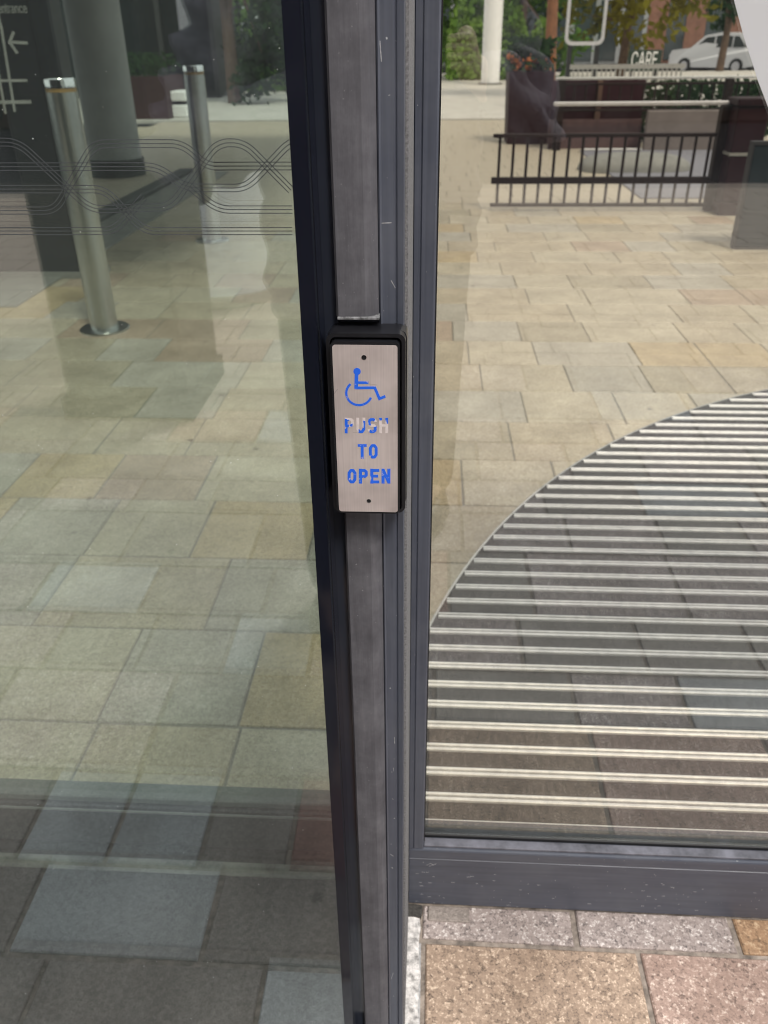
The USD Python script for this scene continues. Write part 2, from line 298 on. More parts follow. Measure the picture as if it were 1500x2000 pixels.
pave = thing('pavement', 'speckled pink and grey granite paving outside the doors', 'pavement', kind='structure')
part('mortar_bed', bx(-5, 6, -6.5, 0.80, -0.05, -0.0045), BED_OUT, pave)
rows = [0.93, 0.734, 0.438, 0.283, 0.09]
while rows[-1] > -6.2: rows.append(rows[-1]-rng.choice([0.16, 0.2, 0.2, 0.27]))
fixed = {0: [(-0.30, -0.0, 'mauve'), (0.0, 0.231, 'mauve'), (0.231, 0.466, 'mauve'), (0.466, 0.80, 'orange')],
         1: [(-0.80, -0.54, 'brown'), (-0.54, -0.22, 'brown'), (-0.22, 0.006, 'grey'), (0.006, 0.318, 'buff'), (0.318, 0.64, 'pink')],
         2: [(-0.95, -0.606, 'brown'), (-0.606, -0.316, 'grey'), (-0.316, 0.02, 'brown'), (0.02, 0.30, 'dun'), (0.30, 0.52, 'mauve')],
         3: [(-0.90, -0.663, 'brown'), (-0.663, -0.514, 'grey'), (-0.514, -0.36, 'grey'), (-0.36, -0.216, 'brown'), (-0.216, 0.0, 'red'), (0.0, 0.21, 'mauve'), (0.21, 0.47, 'dun')]}
names = ['pink', 'dun', 'mauve', 'dun', 'dun', 'brown', 'mauve', 'grey', 'dun', 'mauve']
near, far = [], []
for i in range(len(rows)-1):
    y1, y0 = rows[i], rows[i+1]
    lst = list(fixed.get(i, []))
    xr = lst[-1][1] if lst else -0.3+rng.uniform(0, 0.3); xl = lst[0][0] if lst else xr
    lim = 1.2+0.75*abs(y0)
    while xr < lim+0.3:
        L = rng.uniform(0.18, 0.36); lst.append((xr, xr+L, names[rng.integers(len(names))])); xr += L
    while xl > -lim:
        L = rng.uniform(0.18, 0.36); lst.append((xl-L, xl, names[rng.integers(len(names))])); xl -= L
    for a, b, n in lst:
        yy1 = min(y1, 0.797)
        (near if y0 > -1.6 else far).append((a, b, y0, yy1, n))
near.sort(key=lambda s: abs(s[2]-0.6)+0.6*abs((s[0]+s[1])/2))
for a, b, y0, y1, n in near[:290]:
    part('paving_slab', slab(a, b, y0, y1, 0.0085), GRAN_OUT[n], pave)
PAVE_FAR = mat('far_paving', {
    'g': ('geometry', {}), 'r': ('rgb_ramp', {'ramp': [(0, (0.42, 0.34, 0.28)), (0.3, (0.40, 0.35, 0.32)), (0.6, (0.46, 0.46, 0.46)), (1, (0.44, 0.34, 0.24))]}),
    'p': ('principled_bsdf', {'roughness': 0.6})}, [('g.random_per_island', 'r.fac'), ('r.color', 'p.base_color')], 'p.BSDF')
part('far_paving_slabs', cat([slab(a, b, y0, y1, 0.0085) for a, b, y0, y1, n in near[290:]+far]), PAVE_FAR, pave, kind='stuff')
# lime-crusted mortar beside the post, a small packer stone and a darker patch in the corner
def ragged(x0, x1, y0, y1, z, amp, n=26, seed=1):
    ys = np.linspace(y0, y1, n); r_ = np.random.default_rng(seed)
    xr = x1+amp*(meshkit.noise(np.c_[ys*60, ys*0, ys*0], seed)-0.5)*2
    top = [(x0, y, z*0.6+0.001) for y in ys]; mid = [((x0+x)/2, y, z+r_.uniform(-.0004, .0004)) for x, y in zip(xr, ys)]; rim = [(x, y, 0.0006) for x, y in zip(xr, ys)]; base = [(x, y, -0.004) for x, y in zip(xr, ys)]
    v = top+mid+rim+base; f = []
    for k in range(n-1):
        for s in range(3):
            a, b = s*n+k, (s+1)*n+k
            f += [(a, b, b+1), (a, b+1, a+1)]
    return trimesh.Trimesh(v, f, process=False)
part('lime_mortar', ragged(-0.0192, 0.0015, 0.40, 0.768, 0.0035, 0.0035), LIME, pave, smooth=60, label='white lime-crusted mortar along the foot of the post')
part('corner_patch', ragged(-0.0192, 0.004, 0.769, 0.79, 0.003, 0.003, n=8, seed=4), DARK_PATCH, pave, smooth=60)
part('packer_stone', bx(0.012, 0.075, 0.765, 0.789, -0.002, 0.003, 0.0015), GRAN_OUT['brown'], pave)

floor = thing('floor', 'beige stone slab floor behind the glass', 'floor', kind='structure')
part('floor_bed', bx(-4.6, 5.6, 0.85, 15.4, -0.05, -0.0035), BED_IN, floor)
fn = ['buff', 'cream', 'cream', 'grey', 'buff', 'olive', 'cream', 'buff', 'grey', 'olive', 'yellow', 'buff', 'cream', 'buff', 'grey', 'cream', 'rust']
ffix = {1.745: [(-0.614, -0.306, 'yellow')], 3.208: [(-1.41, -1.16, 'grey'), (-1.16, -0.70, 'rust')], 3.505: [(-1.7, -1.28, 'rust'), (-1.28, -0.86, 'rust'), (-0.86, -0.4, 'olive')],
        2.638: [(-1.52, -1.05, 'olive'), (-1.05, -0.767, 'grey'), (-0.767, -0.36, 'buff')], 2.931: [(-1.24, -0.745, 'grey'), (-0.745, -0.3, 'cream')],
        1.146: [(-0.64, -0.36, 'grey'), (-0.36, -0.06, 'yellow')], 1.445: [(-0.9, -0.50, 'buff'), (-0.50, -0.18, 'grey')]}
ys = [1.745+0.2965*k for k in range(-3, 46)]
ys[3:8] = [1.745, 2.045, 2.34, 2.638, 2.931]
inn = []
for i in range(len(ys)-1):
    y0, y1 = ys[i], ys[i+1]
    key = [k for k in ffix if abs(k-y0) < 0.02]
    lst = list(ffix[key[0]]) if key else []
    xr = lst[-1][1] if lst else rng.uniform(-0.5, 0); xl = lst[0][0] if lst else xr
    ext = 0.9+0.62*y1
    while xr < min(ext, 5.0):
        L = rng.choice([0.3, 0.34, 0.42, 0.5, 0.28]); lst.append((xr, xr+L, fn[rng.integers(len(fn))])); xr += L
    while xl > max(-ext, -4.4):
        L = rng.choice([0.3, 0.34, 0.42, 0.5, 0.28]); lst.append((xl-L, xl, fn[rng.integers(len(fn))])); xl -= L
    for a, b, n in lst: inn.append((a, b, max(y0, 0.86), y1, n))
mcx, mcy, mR = 2.389, 0.7385, 2.494                       # the half-round mat
def under_mat(a, b, y0, y1): return max(math.hypot(x-mcx, y-mcy) for x in (a, b) for y in (y0, y1)) < mR-0.05
inn = [s for s in inn if not under_mat(*s[:4])]
inn.sort(key=lambda s: s[3]+0.3*abs((s[0]+s[1])/2))
for a, b, y0, y1, n in inn[:296]:
    part('floor_slab', slab(a, b, y0, y1, 0.006, tilt=0.0004, inset=0.0015), FL[n], floor)
part('far_floor_slabs', cat([slab(a, b, y0, y1, 0.006) for a, b, y0, y1, n in inn[296:]]), FAR_SLABS, floor, kind='stuff')

road = thing('road', 'grey road with a thin white line behind the railing', 'road', kind='structure')
rx = G(1195, 345)[0]
part('tarmac', bx(rx, 30, 7.25, 10.6, -0.045, 0.012), plain('grey_tarmac', (0.20, 0.20, 0.225), 0.8, wear=0.15, scale=30), road)
yl = G(1300, 293)[1]
part('road_line', bx(rx+0.05, 12, yl-0.06, yl+0.06, 0.012, 0.016), WHITE, road)
far_pave = part('forecourt', bx(-30, 40, 15.4, 37.5, -0.40, -0.002), plain('pale_forecourt', (0.52, 0.50, 0.45), 0.7, wear=0.12, scale=2)); tag(far_pave, 'pale sunlit forecourt paving towards the street', 'forecourt', kind='structure')
street = part('street_road', bx(-60, 90, 37.5, 49.5, -0.40, -0.35), plain('street_tarmac', (0.17, 0.17, 0.175), 0.85, wear=0.12, scale=2)); tag(street, 'street with parked cars beyond the forecourt', 'road', kind='structure')

# ------------------------------------------------------------------ left glass door (outer) and its edge
door = thing('glass_door', 'large greenish glass door with etched line pattern and black edge, left of the push button', 'door', (0, 0, 0))
xe0, xe1 = -0.0978*DL/0.601, -0.0860*DL/0.601
part('pane', bx(-1.9, xe1-0.0004, DL+0.006, DL+0.016, 0.004, 2.4), PANE_L, door)
part('edge_band', bx(xe0, xe1, DL+0.0005, DL+0.0058, 0.004, 2.4), FRIT, door, label='glossy black band along the pane edge')
part('bottom_seal', bx(-1.9, xe1, DL+0.005, DL+0.017, 0.0, 0.0038), GASKET, door)
r_ = np.random.default_rng(31); sp = []
for _ in range(80):
    q = P(r_.uniform(0, 600), r_.uniform(0, 2000)**1.0, DL+0.006); a_ = r_.uniform(0.0002, 0.00045)
    sp.append(facing(Polygon([(q[0]+a_*math.cos(k)*r_.uniform(.6, 1.2), q[2]+a_*math.sin(k)*r_.uniform(.6, 1.2)) for k in np.linspace(0, 5.5, 6)]), DL+0.0059, 0.0003))
part('edge_return', bx(xe1-0.0030, xe1, DL+0.0162, DL+0.044, 0.004, 2.4), FRIT, door, label='black return at the leading edge of the leaf')
part('dust_specks', cat(sp), plain('pale_dust', (0.55, 0.55, 0.53), 0.9), door, kind='stuff')
def bez(pts, r):
    """polyline with rounded corners"""
    out = [np.array(pts[0], float)]
    for a, b, c in zip(pts[:-2], pts[1:-1], pts[2:]):
        a, b, c = (np.array(p, float) for p in (a, b, c))
        d1, d2 = (a-b)/np.linalg.norm(a-b), (c-b)/np.linalg.norm(c-b)
        k = min(r, 0.48*np.linalg.norm(a-b), 0.48*np.linalg.norm(c-b)); s, e = b+d1*k, b+d2*k
        out += [(1-t)**2*s+2*t*(1-t)*b+t*t*e for t in np.linspace(0, 1, 9)]
    return out+[np.array(pts[-1], float)]
ETCH = mat('etched_line', {'t': ('transparent_bsdf', {'color': (0.5, 0.52, 0.5)}), 'd': ('diffuse_bsdf', {'color': (0.09, 0.095, 0.10)}), 'm': ('mix_closure', {'fac': 0.72})},
           [('t.BSDF', 'm.closure1'), ('d.BSDF', 'm.closure2')], 'm.closure')
paths = [[(-300, 95), (85, 95), (440, 425), (830, 412), (1060, 98), (1190, 98), (1420, 330)], [(-300, 430), (265, 430), (455, 102), (890, 102), (1010, 215), (1120, 212), (1215, 212)],
         [(-300, 215), (770, 215), (900, 318), (1200, 320), (1390, 120), (1420, 100)], [(-300, 325), (510, 325), (700, 530), (1425, 530)],
         [(-300, 530), (555, 530), (700, 362)], [(930, 318), (1060, 425), (1425, 425)], [(1040, 212), (1425, 212)]]
Ye = DL+0.0045
for pth in paths:
    q = [(P(x/2.5, 240+y/2.5, Ye)) for x, y in pth]
    c = LineString(bez([(p[0], p[2]) for p in q], 0.0085))
    shapes = []
    for o in (-0.0023, 0.0, 0.0023):
        l = c.offset_curve(o) if o else c
        shapes.append(l.buffer(0.00024, cap_style='flat'))
    m = facing(union_all(shapes), DL+0.0059, 0.0004)
    part('etched_line', m, ETCH, door)

# ------------------------------------------------------------------ inner sliding leaf seen through the left pane
inner = thing('inner_door', 'second sliding glass leaf with dark bottom rail behind the left pane', 'door', (0, 0, 0))
zt = P(320, 1575, 0.862)[2]
part('bottom_rail', bx(-1.9, -0.03, 0.862, 0.905, 0.02, zt-0.004, 0.002), plain('inner_rail', (0.030, 0.031, 0.034), 0.45), inner)
part('glazing_bead', bx(-1.9, -0.03, 0.868, 0.899, zt-0.004, zt+0.010, 0.002), plain('inner_bead', (0.11, 0.125, 0.115), 0.5), inner)
part('reveal_line', bx(-1.9, -0.03, 0.8600, 0.8622, zt-0.016, zt-0.012), plain('pale_line', (0.20, 0.21, 0.20), 0.4), inner)
part('pane', bx(-1.9, -0.03, 0.880, 0.888, zt+0.010, 2.4), PANE_IN, inner)
part('stile', bx(-0.030, -0.001, 0.862, 0.905, 0.02, 2.4, 0.001), NAVY, inner)
thr = thing('threshold', 'dark rubber threshold with pale strip under the left pane', 'threshold', kind='structure')
part('rubber_sheet', bx(-1.95, -0.07, DL+0.018, 0.99, -0.004, 0.0025), THRESH, thr)
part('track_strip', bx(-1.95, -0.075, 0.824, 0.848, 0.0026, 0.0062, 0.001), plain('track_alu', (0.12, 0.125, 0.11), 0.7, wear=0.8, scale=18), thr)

# ------------------------------------------------------------------ centre post
post = thing('door_post', 'navy aluminium door post with worn grey rubber strip, carrying the push button', 'post', (0, 0, 0))
prof = Polygon([(-0.0690, DP+0.02), (-0.0690, DP+0.004), (-0.0385, DP+0.004), (-0.0385, DP+0.0005), (-0.0372, DP-0.0010), (-0.0358, DP), (-0.0268, DP), (-0.0258, DP+0.0016), (-0.0248, DP), (-0.0205, DP-0.0012),
                (-0.0198, DP+0.0005), (-0.0198, 0.865), (-0.0690, 0.865)])
part('side_trim', bx(-0.0905, -0.0692, DP-0.0015, DP+0.02, 0.0, 2.4, 0.0008), FRIT2, post, label='dark navy trim between the door edge and the rubber strip')
part('extrusion', extr(prof, 0.0, 2.4), NAVY, post)
cap = Polygon([(-0.0692, DP+0.0035), (-0.0696, DP-0.0075), (-0.0680, DP-0.0092), (-0.0480, DP-0.0085), (-0.0430, DP-0.0062), (-0.0388, DP-0.0010), (-0.0388, DP+0.0035)])
zc1, zc0 = 0.9745, 0.812
part('rubber_strip', extr(cap, zc1, 2.4), RUBBER, post, label='worn grey rubber strip above the button')
part('rubber_strip', extr(cap, 0.0, zc0), RUBBER, post, label='darker scuffed rubber strip below the button')
part('side_seal', bx(-0.0197, -0.0175, DP+0.006, DR-0.028, 0.004, 2.4), BRUSH_SEAL, post, label='grey brush seal along the side of the post')
part('cut_edge', bx(-0.069, -0.038, DP-0.0098, DP+0.003, 0.9722, 0.9744, 0.0004), plain('chipped_edge', (0.22, 0.22, 0.225), 0.8, wear=0.8, scale=260), post, label='rough pale cut edge of the strip')

# ------------------------------------------------------------------ push button
YB = DP-0.030                                            # face of the plate
px0, px1, pz0, pz1 = -0.0712, -0.0238, 0.8212, 0.9600
pcx, pcz = (px0+px1)/2, (pz0+pz1)/2
btn = thing('push_button', 'black push button box with steel plate reading PUSH TO OPEN', 'push button', (0, 0, 0))
def rr(x0, x1, z0, z1, r): return sbox(x0+r, z0+r, x1-r, z1-r).buffer(r, quad_segs=6)
ov = rr(px0-0.0050, px1+0.0058, pz0-0.0030, pz1+0.0070, 0.006)
hous = facing(rr(px0-0.0042, px1+0.0065, pz0-0.0005, pz1+0.0068, 0.006), DP+0.003, 0.019)
rim = facing(ov.difference(rr(px0-0.0022, px1+0.0030, pz0-0.0015, pz1+0.0042, 0.0045)), DP-0.014, 0.0115)
core = facing(rr(px0-0.0016, px1+0.0016, pz0-0.0016, pz1+0.0022, 0.004), DP-0.013, YB*-1+DP-0.0132-0.0)
part('housing', hous, BLACK_PLASTIC, btn); part('rim', rim, BLACK_PLASTIC, btn, smooth=25); part('button_core', core, BLACK_PLASTIC, btn)
holes = [(P(540+712/4.1667, 580+492/4.1667, YB)), (P(540+752/4.1667, 580+1660/4.1667, YB))]
plate = rr(px0, px1, pz0, pz1, 0.0022)
for h in holes: plate = plate.difference(Point(h[0], h[2]).buffer(0.00155))
pl = part('face_plate', facing(plate, YB+0.0015, 0.0015), STEEL_PLATE, btn)
for h in holes:
    part('screw_hole', facing(Point(h[0], h[2]).buffer(0.0019).difference(Point(h[0], h[2]).buffer(0.00150)), YB-0.00002, 0.0002), POLISHED, pl)
def C(x, y): p = P(540+x/4.1667, 580+y/4.1667, YB); return (p[0], p[2])
def stroke(pts, w): return LineString([C(*p) for p in pts]).buffer(w/2*0.0000895*4.1667/4.1667, cap_style='flat', join_style='mitre')
ang = np.radians(np.linspace(-140, 38, 28))               # wheel arc
wc = (672, 782)
arc = [(wc[0]+104*math.cos(a), wc[1]-98*math.sin(a)) for a in np.radians(np.linspace(132, 338, 34))]
sym = union_all([Point(*C(656, 606)).buffer(30*0.0000895), stroke([(652, 620), (648, 750)], 30), stroke([(648, 697), (748, 697)], 22), stroke([(634, 740), (800, 738), (838, 828), (886, 808)], 23),
                 LineString([C(*p) for p in arc]).buffer(9.5*0.0000895, cap_style='flat')])
part('wheelchair_symbol', facing(sym, YB+0.0001, 0.00025), INK, pl, label='blue wheelchair symbol')
def block_letter(ch, x0, y0, w, h, t):
    """stencil-like blue capitals built from strokes, in plate pixels"""
    L, R, T, B, Mx, My = x0+t/2, x0+w-t/2, y0+t/2, y0+h-t/2, x0+w/2, y0+h/2
    k = 0.28*w
    S = lambda pts: LineString([C(*p) for p in pts]).buffer(t/2*0.0000895, cap_style='flat', join_style='round')
    if ch == 'P': return union_all([S([(L, y0), (L, y0+h)]), S([(L, T), (R-k*.6, T), (R, T+k*.6), (R, My-k*.4), (R-k*.6, My+t*.1), (L, My+t*.1)])])
    if ch == 'U': return S([(L, y0), (L, B-k), (L+k*.7, B), (R-k*.7, B), (R, B-k), (R, y0)])
    if ch == 'S': return S([(R, y0+h*.27), (R, T+k*.6), (R-k*.7, T), (L+k*.7, T), (L, T+k*.6), (L, My-k*.6), (L+k*.6, My), (R-k*.6, My), (R, My+k*.6), (R, B-k*.6), (R-k*.7, B), (L+k*.7, B), (L, B-k*.6), (L, y0+h*.74)])
    if ch == 'H': return union_all([S([(L, y0), (L, y0+h)]), S([(R, y0), (R, y0+h)]), S([(L, My), (R, My)])])
    if ch == 'T': return union_all([S([(x0, T), (x0+w, T)]), S([(Mx, T), (Mx, y0+h)])])
    if ch == 'O': return S([(Mx, T), (R-k*.7, T), (R, T+k), (R, B-k), (R-k*.7, B), (L+k*.7, B), (L, B-k), (L, T+k), (L+k*.7, T), (Mx, T)])
    if ch == 'E': return union_all([S([(L, y0), (L, y0+h)]), S([(L, T), (x0+w, T)]), S([(L, My), (x0+w*.88, My)]), S([(L, B), (x0+w, B)])])
    if ch == 'N': return union_all([S([(L, y0), (L, y0+h)]), S([(R, y0), (R, y0+h)]), S([(L, y0+t*.3), (R, y0+h-t*.3)])])
WORN = plain('rubbed_print', (0.68, 0.60, 0.585), 0.5, wear=0.1, scale=200)
INK2 = ink('rubbed_blue_ink', 0.60, 0.64)
PUSH_LEFT = [[(550, 990), (592, 1000), (584, 1110), (550, 1110)], [(596, 1036), (622, 1030), (616, 1056), (600, 1052)], [(706, 1006), (740, 1012), (738, 1112), (668, 1112), (672, 1074), (712, 1062)],
             [(748, 980), (806, 980), (800, 1012), (776, 1010), (768, 1046), (746, 1036)], [(770, 1066), (818, 1050), (816, 1090), (790, 1112), (762, 1112), (758, 1092)], [(834, 980), (862, 980), (856, 1006), (838, 1002)], [(880, 980), (918, 980), (914, 1030), (900, 1030)]]
for word, x0, y0, w, h, t, step, m_ in (('PUSH', 556, 984, 74, 124, 24, 93, INK_WORN), ('TO', 662, 1196, 72, 120, 25, 90, INK), ('OPEN', 578, 1398, 74, 120, 27, 92, INK)):
    g = union_all([block_letter(c, x0+i*step, y0, w, h, t) for i, c in enumerate(word)])
    if word == 'PUSH':
        part('worn_lettering', facing(g, YB+0.0001, 0.0002), WORN, pl, label='bare rubbed-off outline of the word PUSH')
        keep = []
        for q in PUSH_LEFT:
            ring = Polygon([C(*p) for p in q]).exterior; ts = np.linspace(0, 1, 46)[:-1]
            pts = np.array([ring.interpolate(t_, normalized=True).coords[0] for t_ in ts])
            keep.append(Polygon(pts+rng.normal(size=pts.shape)*0.00016).buffer(0))
        keep = union_all(keep)
        part('lettering', facing(g.intersection(keep), YB+0.00005, 0.00025), INK2, pl, label='remains of the blue word PUSH')
        continue
    part('lettering', facing(g, YB+0.0001, 0.00025), m_, pl, label=f'blue word {word}')

# ------------------------------------------------------------------ right recessed glazed panel
pan = thing('glass_screen', 'clear fixed glass screen in navy frame, right of the door post', 'glass screen', (0, 0, 0))
st = Polygon([(-0.0172, DR+0.05), (-0.0172, DR-0.001), (-0.0120, DR-0.001), (-0.0112, DR+0.0012), (-0.0100, DR-0.0002), (-0.0070, DR), (0.0020, DR), (0.0036, DR+0.0012), (0.0040, DR+0.012), (0.0040, DR+0.05)])
part('stile', extr(st, 0.131, 2.4), NAVY, pan)
part('stile_edge', bx(0.0040, 0.0052, DR+0.006, DR+0.03, 0.139, 2.4), GASKET, pan)
railp = Polygon([(DR-0.001, 0.006), (DR-0.001, 0.1085), (DR+0.0006, 0.1095), (DR-0.001, 0.1105), (DR-0.001, 0.1265), (DR, 0.1285), (DR+0.006, 0.130), (DR+0.018, 0.1325), (DR+0.05, 0.1325), (DR+0.05, 0.006)])
m = extr(railp, 0, 2.6); v = np.array(m.vertices); m.vertices = np.c_[v[:, 2]-0.0172, v[:, 0], v[:, 1]]; m.invert()
part('bottom_rail', m, NAVY_RAIL, pan)
part('sill_bead', bx(0.0042, 2.58, DR+0.003, DR+0.017, 0.1300, 0.1345, 0.001), DUSTY, pan)
part('gasket', bx(0.0042, 2.58, DR+0.0175, DR+0.024, 0.1326, 0.1405, 0.0015), GASKET, pan)
part('pane', bx(0.0042, 2.58, DR+0.019, DR+0.023, 0.1406, 2.4), PANE_R, pan)
part('seal_line', bx(0.0042, 2.58, DR+0.026, DR+0.030, 0.1326, 0.149, 0.001), plain('smoke_seal', (0.045, 0.055, 0.058), 0.3), pan)
REFLECTED_WHITE = mat('painted_reflection', {'t': ('transparent_bsdf', {'color': (1, 1, 1)}), 'd': ('diffuse_bsdf', {'color': (0.88, 0.88, 0.90)}), 'tr': ('translucent_bsdf', {'color': (0.8, 0.8, 0.82)}),  # white put in for a bright object mirrored in the pane
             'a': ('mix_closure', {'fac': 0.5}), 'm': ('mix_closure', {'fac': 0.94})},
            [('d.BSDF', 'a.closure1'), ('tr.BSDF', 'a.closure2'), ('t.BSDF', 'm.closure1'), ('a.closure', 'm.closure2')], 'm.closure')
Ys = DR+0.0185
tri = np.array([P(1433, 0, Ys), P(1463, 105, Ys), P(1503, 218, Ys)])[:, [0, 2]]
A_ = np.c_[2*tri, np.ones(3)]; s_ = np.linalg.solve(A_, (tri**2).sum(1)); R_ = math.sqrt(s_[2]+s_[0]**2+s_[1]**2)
part('reflection_disc', facing(Point(s_[0], s_[1]).buffer(R_, quad_segs=32), DR+0.0189, 0.0006), REFLECTED_WHITE, pan, label='bright curved reflection in the glass, built as a white disc')  # stands in for a bright curved reflection, as a near-opaque disc

# ------------------------------------------------------------------ half-round entrance mat
dm = thing('entrance_mat', 'half-round charcoal entrance mat with aluminium strips behind the right panel', 'mat', (0, 0, 0))
disc = Point(mcx, mcy).buffer(mR, quad_segs=90).intersection(sbox(mcx-3, 0.86, mcx+3, 4))
part('carpet', extr(disc.buffer(-0.004), -0.0034, 0.0035), CARPET, dm)
part('edge_trim', extr(disc.difference(disc.buffer(-0.006)), -0.0034, 0.0065), STEEL, dm)
k = 0
while True:
    y = 0.9375+0.0580*k; k += 1
    if y > mcy+mR-0.08: break
    hw = math.sqrt((mR-0.006)**2-(y+0.01-mcy)**2)
    ms = []
    for a, b in ((-0.0088, -0.0014), (0.0030, 0.0088)):
        pr = Polygon([(a, 0.0030), (a+0.0004, 0.0078), (a+0.0012, 0.0085), (b-0.0012, 0.0085), (b-0.0004, 0.0078), (b, 0.0030)])
        m = extr(pr, 0, 2*hw); v = np.array(m.vertices); m.vertices = np.c_[v[:, 2]+mcx-hw, v[:, 0]+y, v[:, 1]]; m.invert(); ms.append(m)
    m = cat(ms)
    part('aluminium_strip', m, ALU, dm)

# ------------------------------------------------------------------ bollards
b1 = G(205, 643); b2 = G(415, 470)
bol = thing('bollard', 'nearer satin steel bollard with amber band, seen through the left pane', 'bollard', b1, group='steel bollards behind the left pane')
part('tube', lathe([(0.0, 0.0), (0.062, 0.0), (0.062, 0.985), (0.0, 0.985)], 48), STEEL, bol, smooth=40)
part('amber_band', lathe([(0.0, 0.985), (0.0605, 0.985), (0.0605, 1.000), (0.0, 1.0)], 48), AMBER, bol, smooth=40)
part('cap', lathe([(0.0, 1.0), (0.063, 1.0), (0.063, 1.030), (0.058, 1.036), (0.0, 1.038)], 48), POLISHED, bol, smooth=40)
part('base_flange', lathe([(0.0, 0.0), (0.112, 0.0), (0.112, 0.008), (0.106, 0.012), (0.062, 0.014), (0.0, 0.014)], 48), STEEL, bol, smooth=40)
copy_of(bol, 'farther satin steel bollard beside the dark kerb, seen through the left pane', b2)

# ------------------------------------------------------------------ sign board, column, walls on the left
S0 = P(112, 100, 4.6)
sg = thing('wayfinding_sign', 'tall charcoal sign board reading Main entrance with a left arrow', 'sign', (0, 0, 0))
part('board', bx(S0[0]-2.2, S0[0], 4.6, 4.75, 0.02, 2.6, 0.01), SIGNGREY, sg)
part('board_foot', bx(S0[0]-2.2, S0[0]+0.01, 4.58, 4.77, 0.0, 0.035), GREYSTONE, sg)
def letters(txt, x1, z0, h, Y, squeeze=1.0):
    m = meshkit.text_mesh(txt, h, 0.003); v = np.array(m.vertices)
    v[:, 0] *= squeeze; v[:, 0] += x1-v[:, 0].max()
    m.vertices = np.c_[v[:, 0], Y-v[:, 2], v[:, 1]+z0]
    return m
tp = P(54, 25, 4.598); part('lettering', letters('Main entrance', tp[0], tp[2], 0.040, 4.599, 0.66), SIGNTEXT, sg, label='pale words Main entrance')
def bar(pts, w, Y): return facing(LineString([(P(x, y, Y)[0], P(x, y, Y)[2]) for x, y in pts]).buffer(w/2, cap_style='flat', join_style='mitre'), Y, 0.003)
part('arrow', cat([bar([(54, 84), (19, 82)], 0.013, 4.599), bar([(27, 62), (19, 82), (34, 104)], 0.013, 4.598)]), SIGNTEXT, sg)
part('board_line', bar([(-20, -40), (3, 55), (29, 218)], 0.012, 4.599), SIGNTEXT, sg)  # plain pale lines across the board
part('board_line', bar([(-12, 90), (11, 222)], 0.012, 4.598), SIGNTEXT, sg)
part('board_line', bar([(-40, 158), (53, 157)], 0.012, 4.597), SIGNTEXT, sg)
part('board_line', bar([(-40, 200), (61, 199)], 0.016, 4.596), SIGNTEXT, sg)
part('panel_joint', bx(S0[0]-0.11, S0[0]-0.10, 4.596, 4.6, 0.04, 2.6), BLACK, sg)
cb = G(212, 350)
colm = thing('column', 'big round grey column behind the nearer bollard', 'column', (cb[0], cb[1]+0.3, 0))
rad = (G(262, 350)-G(165, 350))[0]/2
part('shaft', lathe([(0, 0.0), (rad, 0.0), (rad, 3.4), (0, 3.4)], 64), CONCRETE, colm, smooth=40)
part('base_ring', lathe([(rad+0.001, 0.0), (rad+0.02, 0.0), (rad+0.02, 0.16), (rad+0.001, 0.16)], 64), DARKSTONE, colm, smooth=40)
cano = thing('shade_canopy', 'unseen grey soffit slab added over the bollards to shade the floor', 'shade_canopy', (0, 0, 0))  # out-of-view slab added to darken the floor and bollards below
part('soffit', bx(-9.0, -0.35, 2.7, 10.5, 3.402, 3.7, 0.02), CONCRETE, cano)
part('fascia', bx(-0.349, -0.30, 2.65, 10.55, 3.35, 3.8, 0.005), NAVY, cano)
ka = G(450, 335)
kerb = thing('stone_kerb', 'low dark stone kerb running back past the bollards', 'kerb', (0, 0, 0))
part('kerb_stone', bx(ka[0]-0.36, ka[0], 4.0, 8.9, 0.0, 0.012, 0.003), GREYSTONE, kerb)
part('dark_upstand', bx(ka[0]-0.50, ka[0]-0.362, 4.0, 8.9, 0.0, 0.045, 0.01), DARKSTONE, kerb)

# dark glazed building on the left far side
def facade(name, label, x0, x1, Y, z1, nwin, nst, wall, glassm, mull=0.12, floor_h=3.2, depth=3.0, rz=0.0):
    b = thing(name, label, 'building', (0, 0, 0), rz)
    part('wall', bx(x0, x1, Y+0.12, Y+depth, 0.0, z1), wall, b)
    w = (x1-x0)/nwin
    for s in range(nst):
        for i in range(nwin):
            part('window', bx(x0+i*w+mull/2, x0+(i+1)*w-mull/2, Y+0.06, Y+0.118, 0.15+s*floor_h, (s+1)*floor_h-0.35), glassm, b)
        part('spandrel', bx(x0, x1, Y+0.03, Y+0.119, (s+1)*floor_h-0.34, (s+1)*floor_h+0.12), wall, b)
    for i in range(nwin+1):
        part('mullion', bx(x0+i*w-mull/2+0.002, x0+i*w+mull/2-0.002, Y, Y+0.117, 0.0, z1), wall, b)
    return b
DGLASS = plain('dark_window', (0.02, 0.026, 0.026), 0.12, wear=0.3, scale=0.6, spec=0.25)
CGLASS = plain('window_glass', (0.05, 0.065, 0.07), 0.06, wear=0.3, scale=0.6)
facade('glazed_building', 'dark glazed building behind the grey column', -14.0, G(395, 190)[0]*0.92, 22.0, 9.0, 7, 2, DARKSTONE, DGLASS)
facade('office_building', 'pale-framed glass building behind the trees and white column', -1.7, 10.8, 50.0, 13.5, 10, 3, plain('pale_frame', (0.30, 0.32, 0.33), 0.5), CGLASS, mull=0.25)
facade('brick_building', 'brown brick building right of the white framed board', 11.4, 17.3, 50.0, 13.5, 3, 3, plain('brick_brown', (0.22, 0.11, 0.075), 0.8, wear=0.25, scale=3), CGLASS, mull=1.0)
facade('white_building', 'white rendered building with dark windows at the far right', 17.8, 31.0, 51.0, 13.5, 4, 3, plain('white_render', (0.72, 0.72, 0.72), 0.7, wear=0.05), CGLASS, mull=1.5)

